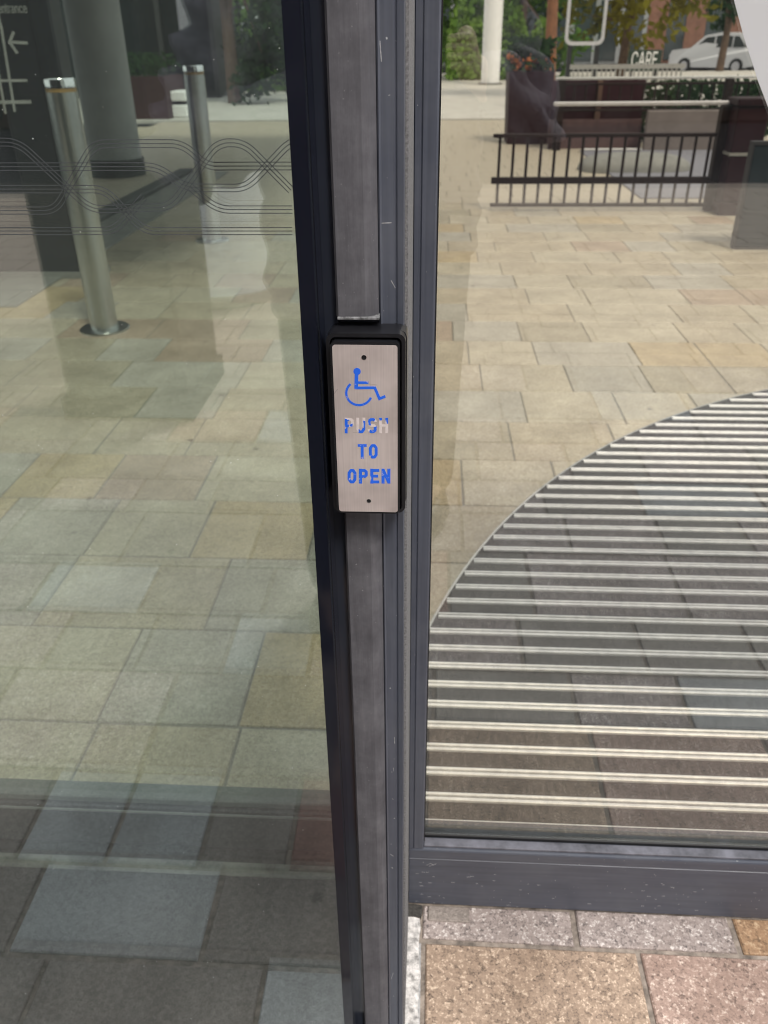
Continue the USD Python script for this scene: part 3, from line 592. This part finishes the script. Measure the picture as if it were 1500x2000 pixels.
facade('added_street_building', 'dark brick building across the street, added to darken what the panes mirror', -22.0, 22.0, 13.0, 9.0, 14, 3, plain('dark_brick', (0.05, 0.035, 0.03), 0.9, spec=0.0, wear=0.3, scale=3), DGLASS, mull=1.2, rz=math.pi)  # added behind the camera to cut pale haze in the reflections

def planter(name, label, cx, cy, w, d, h, flare, mt, seed, flowers=True, group=None, tall=0.35):
    t = thing(name, label, 'planter', (cx, cy, 0), group=group)
    v = [(sx*w/2, sy*d/2, 0) for sx, sy in ((-1, -1), (1, -1), (1, 1), (-1, 1))]+[(sx*w/2*flare, sy*d/2*flare, h) for sx, sy in ((-1, -1), (1, -1), (1, 1), (-1, 1))]
    part('box', trimesh.convex.convex_hull(np.array(v)), mt, t)
    part('soil', bx(-w/2*flare+0.05, w/2*flare-0.05, -d/2*flare+0.05, d/2*flare-0.05, h-0.02, h+0.01), plain('soil_'+name+str(seed), (0.03, 0.02, 0.015), 0.9), t)
    r_ = np.random.default_rng(seed)
    part('foliage', leaves(np.c_[r_.uniform(-w/2, w/2, 420)*flare, r_.uniform(-d/2, d/2, 420)*flare, h+r_.uniform(0, tall, 420)**1.0], 0.06, r_), LEAF[1], t)
    if flowers:
        part('flowers', cat([trimesh.creation.icosphere(1, r_.uniform(0.03, 0.05)).apply_translation((r_.uniform(-w/2, w/2)*flare, r_.uniform(-d/2, d/2)*flare, h+r_.uniform(0.02, tall*0.55))) for _ in range(34)]), ORANGE, t)
    return t
def leaves(c, size, r_):
    n = len(c); a = r_.normal(size=(n, 3)); a /= np.linalg.norm(a, axis=1)[:, None]; b = np.cross(a, r_.normal(size=(n, 3))); b /= np.linalg.norm(b, axis=1)[:, None]
    s = size*r_.uniform(0.6, 1.3, n)[:, None]
    v = np.stack([c-a*s, c+b*s*0.5, c+a*s, c-b*s*0.5], 1).reshape(-1, 3)
    i = np.arange(n)*4
    return trimesh.Trimesh(v, np.vstack([np.c_[i, i+1, i+2], np.c_[i, i+2, i+3]]), process=False)
def leafmat(name, c1, c2):
    return mat(name, {'g': ('geometry', {}), 'r': ('rgb_ramp', {'ramp': [(0, c1), (1, c2)]}), 'd': ('diffuse_bsdf', {}), 't': ('translucent_bsdf', {}), 'm': ('mix_closure', {'fac': 0.35})},
               [('g.random_per_island', 'r.fac'), ('r.color', 'd.color'), ('r.color', 't.color'), ('d.BSDF', 'm.closure1'), ('t.BSDF', 'm.closure2')], 'm.closure')
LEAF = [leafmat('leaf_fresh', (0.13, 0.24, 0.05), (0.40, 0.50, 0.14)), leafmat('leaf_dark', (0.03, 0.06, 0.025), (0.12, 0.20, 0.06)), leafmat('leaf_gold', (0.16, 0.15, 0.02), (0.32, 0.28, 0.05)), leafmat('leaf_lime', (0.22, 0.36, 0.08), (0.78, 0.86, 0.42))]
ORANGE = plain('orange_petals', (0.55, 0.16, 0.03), 0.6, wear=0.3, scale=30)
BARK = plain('bark', (0.10, 0.065, 0.045), 0.9, wear=0.3, scale=10)
RUST = plain('red_bark', (0.20, 0.085, 0.04), 0.8, wear=0.3, scale=6)
def tree(label, x, y, h, spread, leaf, seed, n=2600, low=0.3, trunk=BARK, tr=0.16, size=0.17):
    t = thing('tree', label, 'tree', (x, y, 0), group=None); r_ = np.random.default_rng(seed)
    limbs = [cyl((0, 0, 0), (0.1*r_.normal(), 0.1*r_.normal(), h*0.62), tr, 10, tr*0.5)]
    ends = []
    for k in range(9):
        a = r_.uniform(0, 6.28); z0 = h*r_.uniform(0.25, 0.6); e = np.array([math.cos(a)*spread*r_.uniform(.4, .9), math.sin(a)*spread*r_.uniform(.4, .9), h*r_.uniform(low+0.1, 0.95)])
        limbs.append(cyl((0, 0, z0), e, tr*0.35, 6, tr*0.1)); ends.append(e)
    part('trunk', cat(limbs), trunk, t)
    cs = []
    for k in range(34):
        e = ends[r_.integers(len(ends))]+r_.normal(size=3)*np.array([spread*.35, spread*.35, h*0.13])
        e[2] = max(e[2], h*low)
        cs.append(e+r_.normal(size=(n//34, 3))*spread*0.16)
    part('crown', leaves(np.vstack(cs), size, r_), leaf, t)
    return t
gx = lambda px, Y: P(px, 120, Y)[0]
tree('fresh green tree left of the white column', gx(905, 33), 33, 6.0, 1.8, LEAF[0], 11, low=0.08)
tree('dark green tree directly behind the white column', gx(985, 36), 36, 6.5, 2.0, LEAF[1], 12, low=0.05)
tree('fresh green tree between the white column and the reddish trunk', gx(1010, 32), 32, 5.5, 1.6, LEAF[0], 13, low=0.08)
tree('low golden-green tree in front of the brick building', gx(1215, 30), 30, 4.0, 1.7, LEAF[2], 14, n=1500, low=0.25)
tree('slim tree with a reddish trunk behind the planter', gx(1076, 21), 21, 6.5, 1.3, LEAF[1], 15, n=900, low=0.5, trunk=RUST, tr=0.15)
tree('green tree behind the farther bollard', gx(452, 20), 20, 5.5, 1.3, LEAF[1], 16, low=0.03, size=0.09, n=9000)
tree('dark tree in front of the white building', gx(1408, 37), 37, 5.5, 1.0, LEAF[1], 17, n=1200, low=0.2)

wcb = G(957, 165)
wc_ = thing('white_column', 'slim white round column by the street', 'column', (wcb[0], wcb[1], 0))
part('shaft', lathe([(0, 0.02), (0.27, 0.02), (0.27, 9), (0, 9)], 40), WHITE, wc_, smooth=40); part('foot', lathe([(0, 0), (0.36, 0), (0.36, 0.05), (0, 0.05)], 40), GREYSTONE, wc_, smooth=40)
Yp = G(1035, 282)[1]
pw = (G(1068, 282)-G(990, 282))[0]
hp = P(1035, 140, Yp)[2]
MRN = 'dark maroon planters'
pl1 = planter('flower_planter', 'tall dark maroon planter with orange flowers at the end of the railing', G(1029, 282)[0], Yp+pw/2, pw, pw, hp, 1.10, MAROON, 21)
pb = G(280, 233)
planter('maroon_planter', 'square maroon planter beside the grey column', pb[0], pb[1]+0.6, (G(330, 233)-G(232, 233))[0], 1.2, P(280, 150, pb[1])[2], 1.0, plain('maroon_faded', (0.05, 0.025, 0.025), 0.6, spec=0.2), 22, flowers=False)
wb = G(345, 230); bn = thing('bench_block', 'pale stone bench blocks behind the bollards', 'bench', (wb[0], wb[1]+0.3, 0))
ww = (G(366, 230)-G(322, 230))[0]
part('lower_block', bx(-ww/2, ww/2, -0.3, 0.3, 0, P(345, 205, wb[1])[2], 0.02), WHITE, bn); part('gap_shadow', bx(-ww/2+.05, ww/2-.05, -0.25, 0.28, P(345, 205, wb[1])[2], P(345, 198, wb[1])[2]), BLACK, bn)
part('upper_block', bx(-ww/2, ww/2, -0.3, 0.3, P(345, 198, wb[1])[2], P(345, 178, wb[1])[2], 0.02), WHITE, bn)

# railings
Yr = G(1100, 412)[1]
def zz(y, Y, x=1200): return P(x, y, Y)[2]
def rail(name, label, px_l, px_r, Y, ztop, zmid, zlow, zlow2, zbot, n, toplight, posts):
    t = thing(name, label, 'railing', (0, 0, 0)); xl, xr = P(px_l, 300, Y)[0], P(px_r, 300, Y)[0]
    xu = P(max(px_l, 1082), 200, Y)[0]
    part('top_rail', bx(xu, xr, Y-0.022, Y+0.022, ztop-0.022, ztop+0.006, 0.006), toplight, t)
    for z, hh in ((zmid, 0.013), (zlow, 0.024), (zbot, 0.012)):
        if z: part('cross_rail', bx(xl, xr, Y-0.02, Y+0.02, z-hh, z+hh, 0.004), RAILDARK, t)
    for i in range(n):
        x = xl+(i+0.5)*(xr-xl)/n
        part('bar', cyl((x, Y, zbot), (x, Y, zmid), 0.011, 8), RAILDARK, t)
    for x in posts:
        x = P(x, 300, Y)[0]; part('railing_post', bx(x-0.045, x+0.045, Y-0.045, Y+0.045, 0.0, ztop-0.0225, 0.006), RAILDARK, t)
    return t
rail('railing', 'dark railing with pale top rail between planter and maroon pillar', 962, 1452, Yr, zz(200, Yr), zz(264, Yr), zz(352, Yr), 0, zz(400, Yr), 18, plain('pale_handrail', (0.62, 0.60, 0.60), 0.35, metal=0.4), (1405,))
Y2 = 10.75
rail('far_railing', 'second railing farther back with pale top rail above maroon hoarding', 1078, 1560, Y2, zz(151, Y2), zz(164, Y2), 0, 0, zz(215, Y2), 22, plain('pale_handrail_far', (0.60, 0.60, 0.58), 0.35, metal=0.4), (1085, 1400, 1550))
hd = thing('hoarding', 'plum coloured hoarding panels behind the railing', 'hoarding', (0, 0, 0))
xa, xm, xb = (P(x, 200, 10.95)[0] for x in (1075, 1168, 1256))
zt_, zb_ = zz(156, 10.95), 0.0
for a, b in ((xa, xm-0.03), (xm+0.03, xb)): part('panel', bx(a, b, 10.93, 10.98, zb_+0.05, zt_, 0.004), MAROON2, hd)
part('joint_post', bx(xm-0.029, xm+0.029, 10.90, 10.99, 0, zt_), plain('brown_post', (0.11, 0.06, 0.04), 0.6), hd)
part('skirting', bx(xa, xb, 10.88, 10.925, 0, 0.32), plain('plum_skirting', (0.09, 0.05, 0.05), 0.6), hd)
gw = thing('stone_bench', 'low rounded stone bench between the railings', 'bench', (P(1180, 258, 8.9)[0]+0.35, 9.0, 0))
bm = trimesh.creation.icosphere(3, 1.0); v = np.array(bm.vertices); v[:, 2] = np.where(v[:, 2] < 0, 0, v[:, 2]); v = np.sign(v)*np.abs(v)**0.7; bm.vertices = v*np.array([0.55, 0.3, 0.16])
part('seat_stone', bm, GREYSTONE, gw, smooth=60)
lw = thing('low_wall', 'brown-grey low wall panel behind the railing bars', 'wall', (0, 0, 0))
xa2, xb2 = P(1262, 240, 10.65)[0], P(1425, 240, 10.65)[0]
part('wall_panel', bx(xa2, xb2, 10.62, 10.7, 0, zz(216, 10.65), 0.01), plain('brown_grey', (0.16, 0.135, 0.125), 0.7, wear=0.15, scale=5), lw)
h2 = thing('hedge', 'tall green hedge between the glazed building and the trees', 'hedge', (P(470, 150, 25)[0], 25, 0)); r_ = np.random.default_rng(9)
part('foliage', leaves(np.c_[r_.uniform(-2.2, 2.2, 5200), r_.uniform(-0.4, 0.4, 5200), r_.uniform(0.02, 2.6, 5200)], 0.13, r_), LEAF[0], h2)
part('twigs', cat([cyl((x, 0, 0), (x+0.1, 0.05, 2.0), 0.03, 5) for x in np.linspace(-2, 2, 11)]), BARK, h2)
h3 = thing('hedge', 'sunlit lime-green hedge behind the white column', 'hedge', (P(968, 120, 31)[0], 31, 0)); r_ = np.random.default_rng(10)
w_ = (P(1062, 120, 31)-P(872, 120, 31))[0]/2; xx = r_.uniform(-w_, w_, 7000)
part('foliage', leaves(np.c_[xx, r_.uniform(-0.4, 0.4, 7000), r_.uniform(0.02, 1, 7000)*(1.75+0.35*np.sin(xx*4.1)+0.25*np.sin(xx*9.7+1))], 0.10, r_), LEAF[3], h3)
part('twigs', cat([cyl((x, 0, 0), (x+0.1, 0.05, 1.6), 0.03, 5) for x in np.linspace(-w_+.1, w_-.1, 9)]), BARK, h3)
hg = thing('hedge', 'green hedge behind the far railing', 'hedge', (P(1340, 180, 11.6)[0], 11.6, 0)); r_ = np.random.default_rng(5)
part('foliage', leaves(np.c_[r_.uniform(-1.1, 1.1, 2600), r_.uniform(-0.3, 0.3, 2600), r_.uniform(0.05, zz(160, 11.6), 2600)], 0.06, r_), LEAF[1], hg)
part('twigs', cat([cyl((x, 0, 0), (x+0.05, 0.02, 0.6), 0.01, 5) for x in np.linspace(-1, 1, 9)]), BARK, hg)
Ym = G(1440, 416)[1]
mp = thing('maroon_pillar', 'square dark maroon pillar at the right end of the railing', 'pillar', (P(1441, 300, Ym)[0]+0.02, Ym, 0))
wm = (P(1470, 400, Ym)-P(1412, 400, Ym))[0]/2; zm = zz(192, Ym)
part('shaft', bx(-wm, wm, -wm, wm, 0.09, zm-0.05, 0.008), MAROON, mp); part('plinth', bx(-wm-.012, wm+.012, -wm-.012, wm+.012, 0, 0.09, 0.006), MAROON, mp); part('cap', bx(-wm-.015, wm+.015, -wm-.015, wm+.015, zm-0.05, zm, 0.008), MAROON, mp)
part('band', bx(-wm-.006, wm+.006, -wm-.006, wm+.006, zz(302, Ym), zz(296, Ym)), GREYSTONE, mp)
Yt = G(1475, 487)[1]
tb = thing('display_panel', 'dark slate-teal standing panel at the right edge behind the glass', 'panel', (P(1451, 400, Yt)[0], Yt, 0))
part('board', bx(0, 0.8, 0, 0.05, 0.015, zz(285, Yt), 0.006), TEAL, tb); part('edge_frame', cat([bx(-0.006, 0.806, -0.008, 0.058, 0.0, 0.014), bx(-0.012, -0.0005, -0.006, 0.056, 0.015, zz(285, Yt)), bx(-0.012, 0.806, -0.006, 0.056, zz(285, Yt)+0.001, zz(285, Yt)+0.02)]), BLACK, tb)

# white framed board, shop sign, picket fence, cars in the street
Yf = 17.0
bd = thing('framed_board', 'white framed glass board with rounded corners by the reddish trunk', 'board', (0, 0, 0))
x0, x1 = P(1106, 40, Yf)[0], P(1182, 40, Yf)[0]; z0 = zz(88, Yf)
fr_ = rr(x0, x1, z0, z0+2.2, 0.12)
FRW = plain('frame_grey', (0.5, 0.5, 0.52), 0.4)
part('frame', facing(fr_.difference(rr(x0+0.045, x1-0.045, z0+0.06, z0+2.14, 0.08)), Yf, 0.1), FRW, bd)
part('glass', facing(rr(x0+0.045, x1-0.045, z0+0.06, z0+2.14, 0.08), Yf-0.03, 0.02), PANE_IN, bd)
for x in (x0+0.1, x1-0.1): part('leg', bx(x-0.04, x+0.04, Yf-0.09, Yf-0.01, 0, z0+0.001), BLACK, bd)
Ysn = 26.0
sh = thing('shop_sign', 'dark green sign with white capital letters above the picket fence', 'sign', (0, 0, 0))
x0, x1 = P(1228, 115, Ysn)[0], P(1292, 115, Ysn)[0]
part('board', bx(x0, x1, Ysn, Ysn+0.1, zz(140, Ysn), zz(98, Ysn), 0.01), plain('sign_green', (0.012, 0.03, 0.02), 0.4), sh)
part('lettering', letters('CARE', x1-0.12, zz(131, Ysn), 0.36, Ysn-0.001, 0.55), WHITE, sh)
for x in (x0+0.1, x1-0.1): part('leg', bx(x-0.04, x+0.04, Ysn+0.02, Ysn+0.08, 0, zz(140, Ysn)+0.001), BLACK, sh)
Yk = 13.5
pk = thing('picket_fence', 'pale picket fence along the hedge below the shop sign', 'fence', (0, 0, 0))
xs = np.linspace(P(1120, 140, Yk)[0], P(1330, 140, Yk)[0], 24)
for x in xs:
    part('picket', facing(Polygon([(x-0.012, 0), (x+0.012, 0), (x+0.012, zz(134, Yk)-0.03), (x, zz(134, Yk)), (x-0.012, zz(134, Yk)-0.03)]), Yk, 0.02), plain('picket_paint', (0.35, 0.35, 0.33), 0.6) if x == xs[0] else '/World/Looks/picket_paint', pk)
for z in (0.3, 0.8): part('fence_rail', bx(xs[0]-.05, xs[-1]+.05, Yk+0.002, Yk+0.03, z-0.03, z+0.03), '/World/Looks/picket_paint', pk)
CARW = plain('car_paint', (0.62, 0.63, 0.65), 0.25, wear=0.02); TYRE = plain('tyre', (0.015, 0.015, 0.016), 0.8); RED = plain('tail_red', (0.45, 0.02, 0.02), 0.2); RIM = plain('alloy', (0.5, 0.5, 0.52), 0.3, metal=0.8)
def car(label, x, y, rz):
    t = thing('parked_car', label, 'car', (x, y, -0.346), rz, group='white cars in the street')
    prof = Polygon([(-2.2, 0.35), (-2.22, 0.75), (-2.1, 0.95), (-1.2, 1.04), (-0.5, 1.55), (0.3, 1.66), (1.3, 1.62), (1.95, 1.1), (2.18, 0.98), (2.2, 0.4), (1.75, 0.3), (-1.8, 0.3)]).buffer(0.06).buffer(-0.03)
    side = extr(prof, -0.85, 0.85); v = np.array(side.vertices)
    taper = np.where(v[:, 1] > 1.05, 0.84, 1.0); side.vertices = np.c_[v[:, 0], v[:, 2]*taper, v[:, 1]]
    part('body', side, CARW, t)
    for s in (-1, 1):
        g = Polygon([(-1.0, 1.08), (-0.42, 1.5), (0.3, 1.57), (1.2, 1.53), (1.65, 1.1)])
        for a, b in ((-1.1, 0.0), (0.08, 0.9), (0.98, 1.8)):
            q = extr(g.intersection(sbox(a, 1, b, 2)), 0, 0.02); v = np.array(q.vertices); q.vertices = np.c_[v[:, 0], s*(0.72+v[:, 2]+ (1.57-v[:, 1])*0.05), v[:, 1]]; part('side_window', q, DGLASS, t)
        for x_ in (-1.35, 1.35):
            wh = part('wheel', cyl((x_, s*0.70, 0.33), (x_, s*0.90, 0.33), 0.33, 20), TYRE, t); part('rim', cyl((x_, s*0.899, 0.33), (x_, s*0.915, 0.33), 0.2, 16), RIM, wh)
        part('tail_light', bx(2.12, 2.24, s*0.74-0.14, s*0.74+0.14, 0.86, 1.02, 0.01), RED, t)
        part('headlight', bx(-2.26, -2.1, s*0.66-0.18, s*0.66+0.18, 0.68, 0.82, 0.01), PANE_IN, t)
    part('rear_bumper', bx(2.1, 2.26, -0.82, 0.82, 0.38, 0.6, 0.02), CARW, t)
    return t
cp = P(1410, 100, 45.0)
c0 = car('white parked car with red tail light showing behind the far railing', cp[0], 45.0, math.radians(-48))
copy_of(c0, 'second white car partly hidden behind the white reflection disc', (cp[0]+3.6, 42.5, -0.346), math.radians(-66))

# ------------------------------------------------------------------ behind the camera: what the glass mirrors
pil = thing('dark_pillar', 'dark clad pillar standing on the paving, mirrored in the left pane', 'pillar', (0, 0, 0))
part('cladding', bx(-1.27, -0.84, -1.95, -1.50, 0.0, 3.2, 0.01), DARKSTONE, pil); part('plinth', bx(-1.285, -0.825, -1.965, -1.485, 0, 0.08), BLACK, pil)
wp = thing('pale_pillar', 'white round pillar on the paving, mirrored beside the door edge', 'column', (-1.14, -3.2, 0))
part('shaft', lathe([(0, 0.0), (0.34, 0.0), (0.34, 3.4), (0, 3.4)], 40), WHITE, wp, smooth=40)
part('base_ring', lathe([(0.341, 0.0), (0.36, 0.0), (0.36, 0.06), (0.341, 0.06)], 40), STEEL, wp, smooth=40)

# person holding the phone that takes the picture
SKIN = plain('skin', (0.60, 0.42, 0.33), 0.55, wear=0.05); JACKET = plain('plum_jacket', (0.15, 0.13, 0.155), 0.75, wear=0.3, scale=40); TROUSERS = plain('dark_trousers', (0.02, 0.021, 0.026), 0.8, wear=0.2, scale=60); HAIR = plain('brown_hair', (0.03, 0.018, 0.012), 0.6); SHOE = plain('black_shoes', (0.012, 0.012, 0.012), 0.4)
def ball(p, r, n=20): return m3.Manifold.sphere(r, n).translate(tuple(map(float, p)))
def chain(*jr):
    ms = [m3.Manifold.batch_hull([ball(a[:3], a[3]), ball(b[:3], b[3])]) for a, b in zip(jr[:-1], jr[1:])]
    return m3.Manifold.batch_boolean(ms, m3.OpType.Add)
def soft(man, L, it=12):
    g = man.refine_to_length(L).to_mesh(); t = trimesh.Trimesh(g.vert_properties[:, :3], g.tri_verts, process=True)
    trimesh.smoothing.filter_taubin(t, iterations=it); return t
OX, OY = -0.10, -0.42
per = thing('person', 'person in dark plum jacket and trousers holding a phone with both hands', 'person', (OX, OY, 0))
sh_z, hipz = 1.31, 0.86
phx, phy, phz = -OX, -OY-0.016, H
body = [chain((0, 0, .93, .125), (0, 0.0, 1.12, .12), (0, 0, 1.29, .10), (0, 0.01, 1.38, .058), (0, 0.03, 1.46, .053)), m3.Manifold.batch_hull([ball((0, 0.045, 1.570), .085), ball((0, 0.03, 1.610), .095), ball((0, 0.075, 1.495), .045)])]
for s in (-1, 1):
    body.append(chain((s*.185, 0, sh_z, .055), (s*.30, 0.10, 1.00, .042), (phx*1.0+s*0.065, phy-0.05, phz-0.045, .028)))
    body.append(chain((s*.085, 0, hipz, .095), (s*.10, 0.02, 0.50, .06), (s*.10, -0.01, 0.08, .042), (s*.105, 0.14, 0.035, .032)))
    w = np.array([phx+s*0.058, phy-0.035, phz-0.030])
    body.append(m3.Manifold.batch_hull([ball(w, .022, 12), ball(w+[s*-0.006, 0.015, 0.035], .018, 12), ball(w+[s*0.004, 0.02, -0.012], .017, 12)]))
    for k, (dz, L) in enumerate(((0.040, .046), (0.022, .050), (0.003, .047), (-0.016, .038))):
        k0 = w+np.array([0, 0.012, dz*0.75]); k1 = k0+np.array([s*-0.004, 0.020, 0.004]); k2 = k1+np.array([-s*L*0.62, 0.004, 0.0])
        body.append(chain((*k0, .0088), (*k1, .0082), (*k2, .0070)))
    body.append(chain((*(w+[0, -0.004, 0.010]), .011), (*(w+[-s*0.020, -0.012, 0.030]), .0098), (*(w+[-s*0.040, -0.008, 0.036]), .0085)))
nose = m3.Manifold.batch_hull([ball((0, 0.128, 1.575), .008, 10), ball((0, 0.148, 1.545), .011, 10)])
ears = [m3.Manifold.batch_hull([ball((s*.092, 0.03, 1.585), .012, 10), ball((s*.092, 0.035, 1.545), .010, 10)]) for s in (-1, 1)]
part('body', soft(m3.Manifold.batch_boolean(body+[nose]+ears, m3.OpType.Add), 0.012, 6), SKIN, per, smooth=True)
jk = [m3.Manifold.batch_hull([ball((s*.13, 0, 1.27), .095) for s in (-1, 1)]+[ball((s*.09, 0.0, 1.08), .112) for s in (-1, 1)]), m3.Manifold.batch_hull([ball((s*.09, 0.0, 1.08), .112) for s in (-1, 1)]+[ball((s*.09, 0, 0.76), .122) for s in (-1, 1)])]
for s in (-1, 1): jk.append(chain((s*.17, 0, 1.30, .082), (s*.305, 0.10, 0.99, .068), (phx+s*0.115, phy-0.09, phz-0.055, .046)))
jm = soft(m3.Manifold.batch_boolean(jk, m3.OpType.Add), 0.014, 5)
v = np.array(jm.vertices); nn = np.array(jm.vertex_normals); fold = np.sin(v[:, 2]*85+v[:, 0]*60+6*meshkit.noise(v*9, 3)); jm.vertices = v+nn*(0.013*fold*np.clip((np.abs(v[:, 0])-0.15)*8, 0, 1))[:, None]
part('jacket', jm, JACKET, per, smooth=True)
tr_ = [chain((s*.085, 0, 0.86, .115), (s*.10, 0.02, 0.50, .085), (s*.10, -0.01, 0.10, .07)) for s in (-1, 1)]
part('trousers', soft(m3.Manifold.batch_boolean(tr_, m3.OpType.Add), 0.018, 5), TROUSERS, per, smooth=True)
for s in (-1, 1):
    part('shoe', soft(m3.Manifold.batch_hull([ball((s*.10, -0.05, 0.045), .045), ball((s*.105, 0.15, 0.032), .032), ball((s*.12, 0.10, 0.04), .04)]), 0.012, 4), SHOE, per, smooth=True)
    part('eye', trimesh.creation.icosphere(2, .011).apply_translation((s*.034, 0.118, 1.578)), BLACK, per, smooth=True)
part('mouth', soft(m3.Manifold.batch_hull([ball((-.022, 0.112, 1.508), .006, 10), ball((.022, 0.112, 1.508), .006, 10), ball((0, 0.118, 1.506), .007, 10)]), 0.004, 2), plain('lips', (0.35, 0.15, 0.13), 0.5), per, smooth=True)
hr = m3.Manifold.batch_hull([ball((0, 0.01, 1.625), .102), ball((0, -0.03, 1.570), .095), ball((0, -0.035, 1.470), .07)])
hr = hr-m3.Manifold.cube((0.4, 0.3, 0.30), True).translate((0, 0.215, 1.510))
part('hair', soft(hr, 0.015, 4), HAIR, per, smooth=True)
ph = thing('phone', 'black phone held upright in both hands of the person', 'phone', (0, -0.012, H))
part('case', bx(-0.036, 0.036, -0.010, -0.001, -0.075, 0.072, 0.003), BLACK_PLASTIC, ph)
part('screen', bx(-0.033, 0.033, -0.0112, -0.0102, -0.071, 0.068), FRIT, ph)
part('camera_bump', bx(-0.030, -0.006, -0.001, 0.0015, 0.025, 0.060, 0.001), BLACK, ph)

# small scratches and knocks on the painted aluminium
SCR = plain('bare_scratch', (0.42, 0.42, 0.43), 0.6, wear=0.3, scale=300)
def scratch(parent, Y, lines, w=0.00035):
    g = union_all([LineString([(P(x, y, Y)[0], P(x, y, Y)[2]) for x, y in l]).buffer(w/2) for l in lines])
    part('scratches', facing(g, Y, 0.00012), SCR, parent)
r_ = np.random.default_rng(77)
scratch(post, DP, [[(744, 436), (764, 435)], [(764, 548), (772, 562)], [(742, 80), (745, 120)], [(752, 700), (750, 716)], [(766, 1560), (768, 1561)], [(762, 1668), (768, 1672)], [(750, 1720), (757, 1716)], [(768, 1900), (764, 1912)], [(752, 1960), (760, 1966)], [(770, 1440), (771, 1452)], [(768, 1500), (769, 1506)]], 0.0005)
ln = [[(833, 1690), (841, 1686), (847, 1690)], [(838, 1692), (852, 1687)]]
for _ in range(46):
    x = 810+690*r_.uniform()**1.6; y = 1700+r_.uniform(0, 62)+(x-800)*0.046; l = r_.uniform(1.5, 7)
    ln.append([(x, y), (x+l, y+l*0.046)])
scratch(pan, DR-0.0010, ln, 0.0005)
